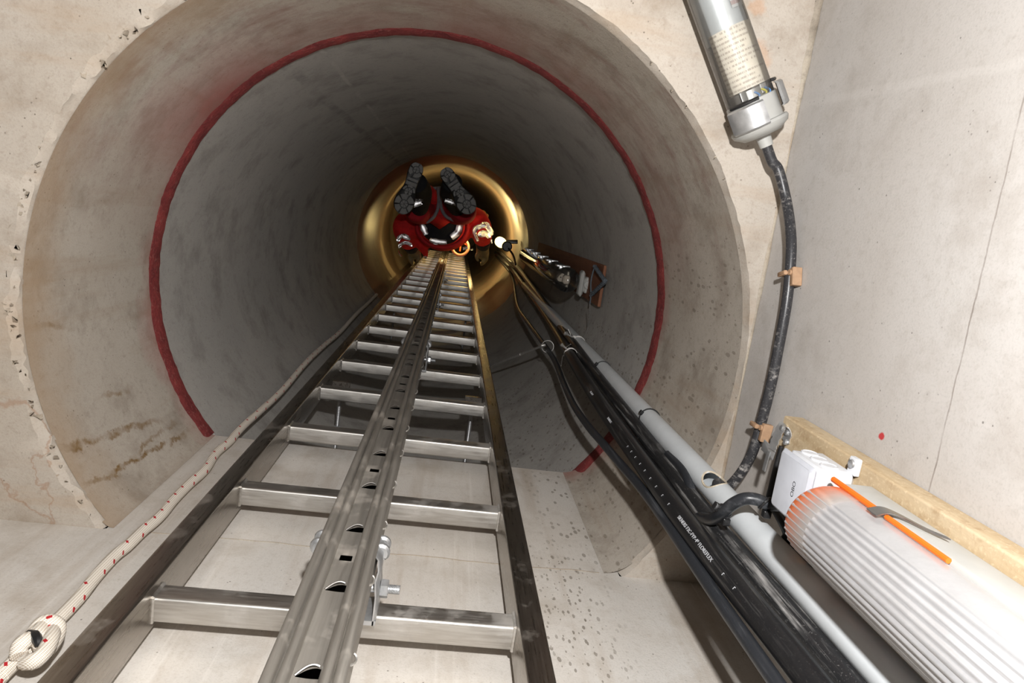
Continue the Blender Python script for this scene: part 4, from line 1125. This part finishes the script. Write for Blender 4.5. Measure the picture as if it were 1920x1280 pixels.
# body: one continuous skin
bj = {}
def J(n, p, r): bj[n] = (p, r)
hipL, hipR = WP(800, 398, 4.40), WP(848, 400, 4.40)
kneL, kneR = WP(785, 394, 4.10), WP(860, 394, 4.10)
ankL, ankR = WP(783, 345, 3.74), WP(848, 345, 3.74)
shL, shR = WP(784, 420, 4.86), WP(880, 415, 4.86)
elL, elR = WP(762, 424, 4.60), WP(908, 408, 4.58)
wrL, wrR = WP(770, 462, 4.80), WP(905, 452, 4.80)
J('pel', WP(823, 400, 4.42), .11); J('spine', WP(828, 424, 4.62), .12); J('chest', WP(832, 420, 4.85), .13); J('neck', WP(832, 420, 5.0), .055); J('head', WP(832, 424, 5.12), .085); J('crown', WP(832, 428, 5.22), .07)
J('hl', hipL, .085); J('hr', hipR, .085); J('kl', kneL, .06); J('kr', kneR, .06); J('al', ankL, .04); J('ar', ankR, .04)
J('sl', shL, .06); J('sr', shR, .06); J('el', elL, .042); J('er', elR, .042); J('wl', wrL, .03); J('wr', wrR, .03)
names = list(bj); edges = [('pel','spine'),('spine','chest'),('chest','neck'),('neck','head'),('head','crown'),('pel','hl'),('pel','hr'),('hl','kl'),('hr','kr'),('kl','al'),('kr','ar'),('chest','sl'),('chest','sr'),('sl','el'),('sr','er'),('el','wl'),('er','wr')]
me = bpy.data.meshes.new('body'); me.from_pydata([tuple(bj[n][0]) for n in names], [(names.index(a), names.index(b)) for a, b in edges], [])
me.materials.append(M['skin'])
body = bpy.data.objects.new('body', me); COL.objects.link(body)
sk = body.modifiers.new('skin', 'SKIN'); lay = me.skin_vertices[0] if me.skin_vertices else None
if lay is None:
    import bmesh
    bm = bmesh.new(); bm.from_mesh(me); bm.verts.layers.skin.verify(); bm.to_mesh(me); bm.free(); lay = me.skin_vertices[0]
for i, n in enumerate(names): lay.data[i].radius = (bj[n][1]*(.6 if n not in ('kl','kr','al','ar','hl','hr') else .4), bj[n][1]*(.6 if n not in ('kl','kr','al','ar','hl','hr') else .4)); lay.data[i].use_root = (n == 'pel')
body.modifiers.new('sub', 'SUBSURF').levels = 1; body.modifiers['sub'].render_levels = 1
body.parent = wk; body.location = -wk.location
def cloth_part(mbx, name, mat, voxel=None, parent=wk, smooth=70, loc=True):
    o = mbx.build(name, mat, parent, smooth=smooth)
    if parent is wk: o.location = -wk.location
    if voxel:
        r = o.modifiers.new('merge', 'REMESH'); r.mode = 'VOXEL'; r.voxel_size = voxel; r.use_smooth_shade = True
        s = o.modifiers.new('soft', 'SMOOTH'); s.iterations = 4; s.factor = .5
    return o
def ell(c, rx, ry, n=40, wob=0.0, seed=0, tilt=0):
    return [c + V((rx*math.cos(a)*(1 + wob*math.sin(5*a + seed) + wob*.6*math.sin(9*a + seed*2)), ry*math.sin(a)*(1 + wob*math.sin(4*a + seed)), tilt*math.sin(a))) for a in (2*pi*k/n for k in range(n))]
# trousers: seat and thighs
m_ = MB()
zt_ = [(4.58, 826, 396, 40, 24), (4.48, 823, 393, 44, 25), (4.40, 822, 387, 46, 26), (4.33, 822, 381, 42, 24), (4.28, 822, 379, 28, 16)]
m_.loft([ell(WP(cx, cy, z), w*pm(z), h*pm(z), 32, .01, z*9) for z, cx, cy, w, h in zt_])
m_.tube([WP(808, 391, 4.42), WP(793, 396, 4.28), WP(783, 396, 4.14), WP(782, 392, 4.08)], [.085, .078, .074, .066], 20, sub=6)
m_.tube([WP(844, 393, 4.42), WP(858, 397, 4.28), WP(870, 397, 4.14), WP(869, 392, 4.08)], [.085, .078, .074, .066], 20, sub=6)
trs = cloth_part(m_, 'trousers', M['red_dark'], .011)
# front crotch panel in brighter red, grey inseam piping
m_ = MB()
pan = [(822, 388, 4.235), (812, 402, 4.20), (801, 414, 4.24), (824, 430, 4.33), (849, 413, 4.24), (834, 402, 4.20)]
m_.add([WP(*p) for p in pan] + [WP(823, 408, 4.225)], [(6, i, (i+1) % 6) for i in range(6)])
pn = cloth_part(m_, 'crotch_panel', M['red_cloth']); sd = pn.modifiers.new('t', 'SOLIDIFY'); sd.thickness = .004
m_ = MB()
for path in ([(821, 352, 4.30), (822, 366, 4.25), (822, 380, 4.215), (820, 394, 4.19), (812, 408, 4.17), (800, 417, 4.19)], [(826, 352, 4.30), (826, 366, 4.25), (826, 380, 4.215), (829, 394, 4.19), (837, 406, 4.17), (852, 414, 4.19)]):
    m_.tube([WP(*p) for p in path], [.009, .010, .010, .010, .010, .008], 8, sub=6, scale2=1)
cloth_part(m_, 'piping', M['piping'])
m_ = MB(); m_.tube([WP(806, 352, 4.26), WP(804, 372, 4.18)], [.012, .015], 10, sub=3); m_.tube([WP(812, 353, 4.31), WP(834, 352, 4.31)], .010, 8)
cloth_part(m_, 'belt_loop', M['piping'])
m_ = MB(); m_.tube([WP(806, 352, 4.30), WP(812, 362, 4.22), WP(814, 380, 4.17)], [.016, .022, .018], 10, sub=4); cloth_part(m_, 'pocket_flap', M['red_cloth'])
# lower legs in black, reflective bands at the knees
for side, kn_, an_, mid_ in (('l', WP(787, 386, 4.06), ankL, WP(791, 362, 3.90)), ('r', WP(856, 386, 4.06), ankR, WP(845, 362, 3.90))):
    m_ = MB(); m_.tube([kn_ + (kn_ - mid_)*.25, kn_, mid_, an_, an_ + (an_ - mid_)*.15], [.045, .052, .056, .054, .050], 24, sub=6)
    cloth_part(m_, 'trouser_leg', M['black_cloth'])
def patch(center_fn, u0, u1, v0, v1, nu, nv, name, th=.003):
    vs = []; fs = []
    for i in range(nu + 1):
        for k in range(nv + 1): vs.append(center_fn(u0 + (u1-u0)*i/nu, v0 + (v1-v0)*k/nv))
    for i in range(nu):
        for k in range(nv): fs.append((i*(nv+1)+k, (i+1)*(nv+1)+k, (i+1)*(nv+1)+k+1, i*(nv+1)+k+1))
    m_ = MB(); m_.add(vs, fs); o = cloth_part(m_, name, M['tape']); s = o.modifiers.new('t', 'SOLIDIFY'); s.thickness = th; s.offset = 0
    return o
def band(pts, widths, name='reflective_band', bulge=.006):
    # soft ribbon facing down the shaft
    # reflective tape: rows of tiny corner-cube prisms, as on the real sheeting
    P, W = spline([WP(*p) for p in pts], widths, 8)
    d = [0.0]
    for i in range(1, len(P)): d.append(d[-1] + (P[i] - P[i-1]).length)
    fr = []
    for i, p in enumerate(P):
        t = (P[min(i+1, len(P)-1)] - P[max(i-1, 0)]).normalized(); nn = -p.normalized(); nn = (nn - t*nn.dot(t)).normalized(); fr.append((t, nn, t.cross(nn)))
    def at(l):
        l = max(0, min(d[-1] - 1e-6, l)); i = max(k for k in range(len(d)) if d[k] <= l); i = min(i, len(d) - 2); f = (l - d[i])/max(1e-9, d[i+1] - d[i])
        return P[i].lerp(P[i+1], f), fr[i][1].lerp(fr[i+1][1], f).normalized(), fr[i][2].lerp(fr[i+1][2], f).normalized(), (W[i] + (W[i+1] - W[i])*f)*(1 + .12*math.sin(l*90))
    a = .006; h = a*.8660254; ni = int(d[-1]/a) + 2; nj = int(max(widths)*1.2/h) + 2
    def q(i, j):
        l = (i + (.5 if j % 2 else 0))*a; p, nn, s, w = at(l); v = j*h
        return p + s*v + nn*(bulge*(1 - (v/max(w, .004))**2 if abs(v) < w else 0)), l, v, w, nn
    m_ = MB()
    for i in range(-1, ni):
        for j in range(-nj, nj):
            if j % 2: tris = (((i, j), (i+1, j), (i+1, j+1)), ((i, j), (i+1, j+1), (i, j+1)))
            else: tris = (((i, j), (i+1, j), (i, j+1)), ((i+1, j), (i+1, j+1), (i, j+1)))
            for tri in tris:
                c = [q(*k) for k in tri]; l = sum(k[1] for k in c)/3; v = sum(k[2] for k in c)/3
                if l < 0 or l > d[-1] or abs(v) > c[0][3]: continue
                g = (c[0][0] + c[1][0] + c[2][0])/3 - c[0][4]*(a/2.449)
                m_.add([c[0][0], c[1][0], c[2][0], g], [(0, 1, 3), (1, 2, 3), (2, 0, 3)])
    if not m_.v: return
    return cloth_part(m_, name, M['tape'], smooth=0)
band([(767, 384, 3.80), (779, 383, 3.80), (791, 379, 3.80)], [.010, .017, .012])
band([(774, 375, 3.80), (784, 375, 3.80), (793, 376, 3.80)], [.004, .006, .004])
band([(834, 376, 3.80), (846, 379, 3.80), (859, 384, 3.80)], [.010, .013, .008])
# jacket: widening upward, seen from below
m_ = MB()
zj = [(4.46, 829, 424, 42, 35), (4.50, 829, 425, 46, 38), (4.58, 830, 427, 50, 42), (4.70, 831, 426, 53, 43), (4.84, 832, 420, 58, 40), (4.95, 832, 418, 44, 32), (5.02, 832, 418, 24, 22)]
m_.loft([ell(WP(cx, cy, z), w*pm(z), h*pm(z), 40, .012, z*7) for z, cx, cy, w, h in zj])
m_.tube([WP(800, 418, 4.86), WP(778, 420, 4.76), elL, WP(762, 440, 4.68), WP(768, 456, 4.765)], [.10, .098, .088, .074, .058], 22, sub=6)
m_.tube([WP(866, 416, 4.86), WP(886, 413, 4.76), WP(896, 420, 4.60), WP(903, 434, 4.68), WP(905, 450, 4.765)], [.095, .092, .080, .072, .058], 22, sub=6)
m_.tube([WP(786, 440, 4.72), WP(791, 458, 4.70), WP(797, 474, 4.72), WP(799, 484, 4.74)], [.05, .042, .022, .008], 14, sub=5)
jk = cloth_part(m_, 'jacket', M['red_cloth'], .011)
# navy waist part visible inside the hem
m_ = MB(); m_.loft([ell(WP(828, 424, 4.40), 34*pm(4.4), 26*pm(4.4), 36, .02, 2), ell(WP(828, 425, 4.45), 39*pm(4.45), 32*pm(4.45), 36, .02, 3), ell(WP(829, 425, 4.50), 40*pm(4.5), 32*pm(4.5), 36)])
cloth_part(m_, 'fleece', M['navy'])
zz = 4.395
band([(790, 420, zz), (795, 430, zz), (799, 440, zz)], [.011, .020, .013])
band([(806, 449, zz), (820, 453, zz), (838, 454, zz)], [.010, .020, .011])
band([(846, 445, zz), (858, 436, zz), (862, 424, zz), (862, 416, zz)], [.017, .022, .018, .010])
m_ = MB(); pts = []
for k in range(25):
    a = math.radians(-12 + 204*k/24); pts.append(WP(829 + 47*math.cos(a), 425 + 39*math.sin(a)*1.0, 4.41))
m_.tube(pts, .013, 8, sub=2); cloth_part(m_, 'hem', M['red_dark'])
band([(846, 463, 4.5), (860, 457, 4.5)], [.004, .004]); band([(868, 466, 4.52), (877, 464, 4.52)], [.008, .009]); band([(881, 468, 4.52), (887, 467, 4.52)], [.006, .006])
band([(797, 480, 4.66), (799, 484, 4.66)], [.007, .007]); band([(870, 412, 4.38), (870, 424, 4.38)], [.005, .006])
# sleeve bands
zs_ = 4.53
band([(746, 452, 4.535), (749, 445, 4.505), (756, 442, 4.49), (764, 446, 4.495), (769, 449, 4.51)], [.008, .014, .015, .012, .006])
band([(748, 464, 4.60), (752, 458, 4.57), (760, 455, 4.55), (768, 457, 4.56), (773, 462, 4.59)], [.005, .010, .011, .010, .005])
band([(747, 470, 4.68), (749, 476, 4.70), (753, 480, 4.72)], [.004, .006, .004])
band([(896, 452, 4.55), (890, 437, 4.52), (893, 428, 4.505), (902, 424, 4.49), (911, 422, 4.49), (918, 430, 4.51), (923, 440, 4.54)], [.007, .013, .017, .016, .020, .016, .009])
band([(897, 441, 4.54), (905, 438, 4.515), (913, 438, 4.515), (919, 444, 4.54)], [.012, .021, .022, .014])
band([(921, 448, 4.58), (922, 456, 4.62)], [.006, .006])
# cuffs and gloves
def glove(w, c, side, stile_x):
    m_ = MB(); ax = (c - w).normalized()
    m_.tube([w - ax*.01, w + ax*.03, c, c + ax*.035], [.046, .048, .052, .040], 18, sub=5, scale2=.82)
    # fingers closing around the stile, thumb on the near side
    out = V((1, 0, 0)) * (-1 if side == 'l' else 1)
    for i in range(4):
        b0 = c + ax*.02 + V((out.x*(-.034 + .0), -.03 + .022*i, 0)) * 1.0
        b0 = c + V((0, 0, .034 - .019*i)) + out*.030 + V((0, .006, 0)); L = (.072, .08, .076, .06)[i]
        m_.tube([b0 - out*.03, b0 + V((0, L*.30, 0)), b0 + V((0, L*.72, 0)) - out*.012, b0 + V((0, L, 0)) - out*.034], [.016, .0155, .014, .010], 10, sub=4)
    t0 = c - out*.028 + V((0, 0, -.018))
    m_.tube([t0, t0 + V((0, .03, -.018)) - out*.012, t0 + V((0, .058, -.014)) + out*.006], [.015, .013, .009], 10, sub=4)
    o = cloth_part(m_, 'glove', M['glove'], .006)
    k = MB(); k.tube([w - ax*.035, w - ax*.01, w + ax*.012], [.056, .054, .050], 20, sub=3, scale2=.9)
    cloth_part(k, 'cuff', M['navy'])
    return o
glove(WP(771, 463, 4.80), WP(777, 473, 4.86), 'l', LX0)
glove(WP(905, 458, 4.80), WP(905, 474, 4.88), 'r', LX1)
# helmet above (far side of the body)
m_ = MB(); hc = WP(832, 425, 5.12); m_.lathe(hc, (0, 0, 1), [(-.03, .125), (.0, .13), (.05, .12), (.10, .085), (.125, .03), (.13, .002)], 28, False)
cloth_part(m_, 'helmet', simple('white_helmet', (.8, .8, .8), .35))
# boots
def boot(heel, toe, sideways, z_h, z_t, wmul, ank):
    h = WP(heel[0], heel[1], z_h); t = WP(toe[0], toe[1], z_t)
    ax = (t - h); L = ax.length; ax.normalize()
    nn = -((h + t)/2).normalized(); nn = (nn - ax*nn.dot(ax)).normalized()    # sole faces down the shaft
    s = ax.cross(nn)
    prof = []          # outline: u along the sole (0 heel .. 1 toe), half widths
    prof_u = [0, .03, .10, .22, .36, .48, .60, .72, .84, .93, .98, 1.0]
    prof_w = [.012, .024, .033, .034, .030, .031, .040, .048, .047, .036, .020, .008]
    def outline(sc, off):
        a = [h + ax*(u*L) + s*(w*sc*wmul) + nn*off for u, w in zip(prof_u, prof_w)]
        b = [h + ax*(u*L) - s*(w*sc*wmul*.92) + nn*off for u, w in zip(prof_u, prof_w)]
        P, _ = spline(a, [0]*len(a), 3); Q, _ = spline(b, [0]*len(b), 3)
        return P + list(reversed(Q))
    e = MB(); e.loft([outline(1.04, -.022), outline(1.05, -.012), outline(1.03, -.002), outline(.97, .0)])
    so = cloth_part(e, 'sole', M['boot'], smooth=45)
    # raised lugs on the sole, grooves between them
    lug = MB()
    def inside(u, v):
        u = max(0, min(1, u)); i = max(k for k in range(len(prof_u)) if prof_u[k] <= u); i = min(i, len(prof_u) - 2)
        f = (u - prof_u[i])/(prof_u[i+1] - prof_u[i]); w = (prof_w[i] + (prof_w[i+1] - prof_w[i])*f)*wmul*.95
        return max(-w*.95, min(w, v))
    def lugpoly(uv):
        n = len(uv); c = (sum(p[0] for p in uv)/n, sum(p[1] for p in uv)/n)
        lo = [h + ax*(inside_u(p[0])*L) + s*inside(p[0], p[1]) + nn*(-.001) for p in uv]
        hi = [h + ax*(inside_u(c[0] + (p[0]-c[0])*.92)*L) + s*inside(c[0] + (p[0]-c[0])*.92, c[1] + (p[1]-c[1])*.92) + nn*.006 for p in uv]
        lug.loft([lo, hi])
    def inside_u(u): return max(.01, min(.985, u))
    random.seed(3)
    # curved blocks: forefoot discs and cross bars, heel blocks
    def seg_arc(cu, cv, r0, r1, a0, a1):
        n = 7; uv = []
        for k in range(n + 1):
            a = math.radians(a0 + (a1-a0)*k/n); uv.append((cu + r1*math.cos(a)/L, cv + r1*math.sin(a)))
        for k in range(n, -1, -1):
            a = math.radians(a0 + (a1-a0)*k/n); uv.append((cu + r0*math.cos(a)/L, cv + r0*math.sin(a)))
        lugpoly(uv)
    for (a0, a1) in ((4, 56), (64, 116), (124, 176), (184, 236), (244, 296), (304, 356)):
        seg_arc(.80, 0, .003, .019, a0, a1)
        seg_arc(.80, 0, .0225, .052, a0 + 14, a1 + 14)
    for (a0, a1) in ((20, 80), (90, 150), (160, 200), (210, 270), (280, 340)):
        seg_arc(.56, 0, .003, .020, a0, a1)
    for (a0, a1) in ((96, 146), (152, 208), (214, 264)): seg_arc(.56, 0, .0235, .034, a0, a1)
    lugpoly([(.37, -.03), (.37, .03), (.44, .03), (.44, -.03)]); lugpoly([(.30, -.03), (.30, .03), (.35, .03), (.35, -.03)])
    for (a0, a1) in ((10, 80), (90, 170), (180, 260), (270, 350)):
        seg_arc(.13, 0, .003, .016, a0, a1); seg_arc(.13, 0, .019, .040, a0 + 20, a1 + 20)
    lo_ = cloth_part(lug, 'tread', M['sole'], parent=wk, smooth=30)
    lo_.parent = so; lo_.location = (0, 0, 0)
    # upper
    up = MB(); m0 = h + ax*(L*.20) - nn*.02; rows = []
    rows.append([p for p in outline(1.0, -.020)]); rows.append([p for p in outline(.98, -.045)])
    rows.append([h + ax*(.06*L) + (p - h - ax*(.06*L))*V((1,1,1)).x*1.0*.84 - nn*0 for p in outline(.92, -.075)])
    c4 = h + ax*(L*.24) - nn*.10; rows.append([c4 + (p - c4)*.55 for p in outline(1.0, -.10)])
    c5 = ank; rows.append([c5 + (p - c4 )*.36 for p in rows[-1]])
    up.loft(rows); cloth_part(up, 'boot', M['boot'], smooth=60)
boot((785, 306), (751, 401), -1, 3.62, 3.62, 1.08, ankL)
boot((832, 316), (886, 399), 1, 3.62, 3.62, 1.08, ankR)

# ------------------------------------------------------------------ light
def point(name, loc, w, col, r):
    l = bpy.data.lights.new(name, 'POINT'); l.energy = w; l.color = col; l.shadow_soft_size = r
    o = bpy.data.objects.new(name, l); COL.objects.link(o); o.location = loc; return o
camup = V((-ROT[1][0], -ROT[1][1], -ROT[1][2])); camright = V(ROT[0]); camfwd = V(ROT[2])
point('camera_flash', camup*.18 + camright*.07 - camfwd*.06, 53, (1, .985, .97), .014)
point('chamber_fill_light', V((-.6, -.5, -.6)), .6, (1, .80, .58), .25)  # added weak warm fill that lifts the chamber shadows, no lamp hangs there
# warm light up the shaft: hidden lamp, added left fill, glowing tube
point('shaft_warm_light', U(893, 424, z=4.88), 10.0, (1, .72, .28), .02)
point('shaft_warm_light', U(770, 434, z=4.88), 1.0, (1, .72, .28), .02)  # added fill behind the left arm to brighten the left wall, no lamp there
point('tube_lamp_light', lp4 + V((-.05, -.02, .10)), .35, (1, .70, .26), .03)
S.cycles.blur_glossy = 0.0
w = bpy.data.worlds.new('World'); S.world = w; w.use_nodes = True
w.node_tree.nodes['Background'].inputs[0].default_value = (.9, .85, .8, 1); w.node_tree.nodes['Background'].inputs[1].default_value = 0.0

# ------------------------------------------------------------------ camera
cam = bpy.data.cameras.new('Camera'); co = bpy.data.objects.new('Camera', cam); COL.objects.link(co)
cam.sensor_width = 36; cam.lens = 24; cam.clip_start = .01
xc, uc, bc = camright, camup, -camfwd
co.matrix_world = Matrix(((xc.x, uc.x, bc.x, 0), (xc.y, uc.y, bc.y, 0), (xc.z, uc.z, bc.z, 0), (0, 0, 0, 1)))
S.camera = co
S.view_settings.view_transform = 'Standard'; S.view_settings.look = 'None'
S.view_settings.exposure = 0.0; S.view_settings.gamma = 1.0; S.view_settings.use_curve_mapping = False
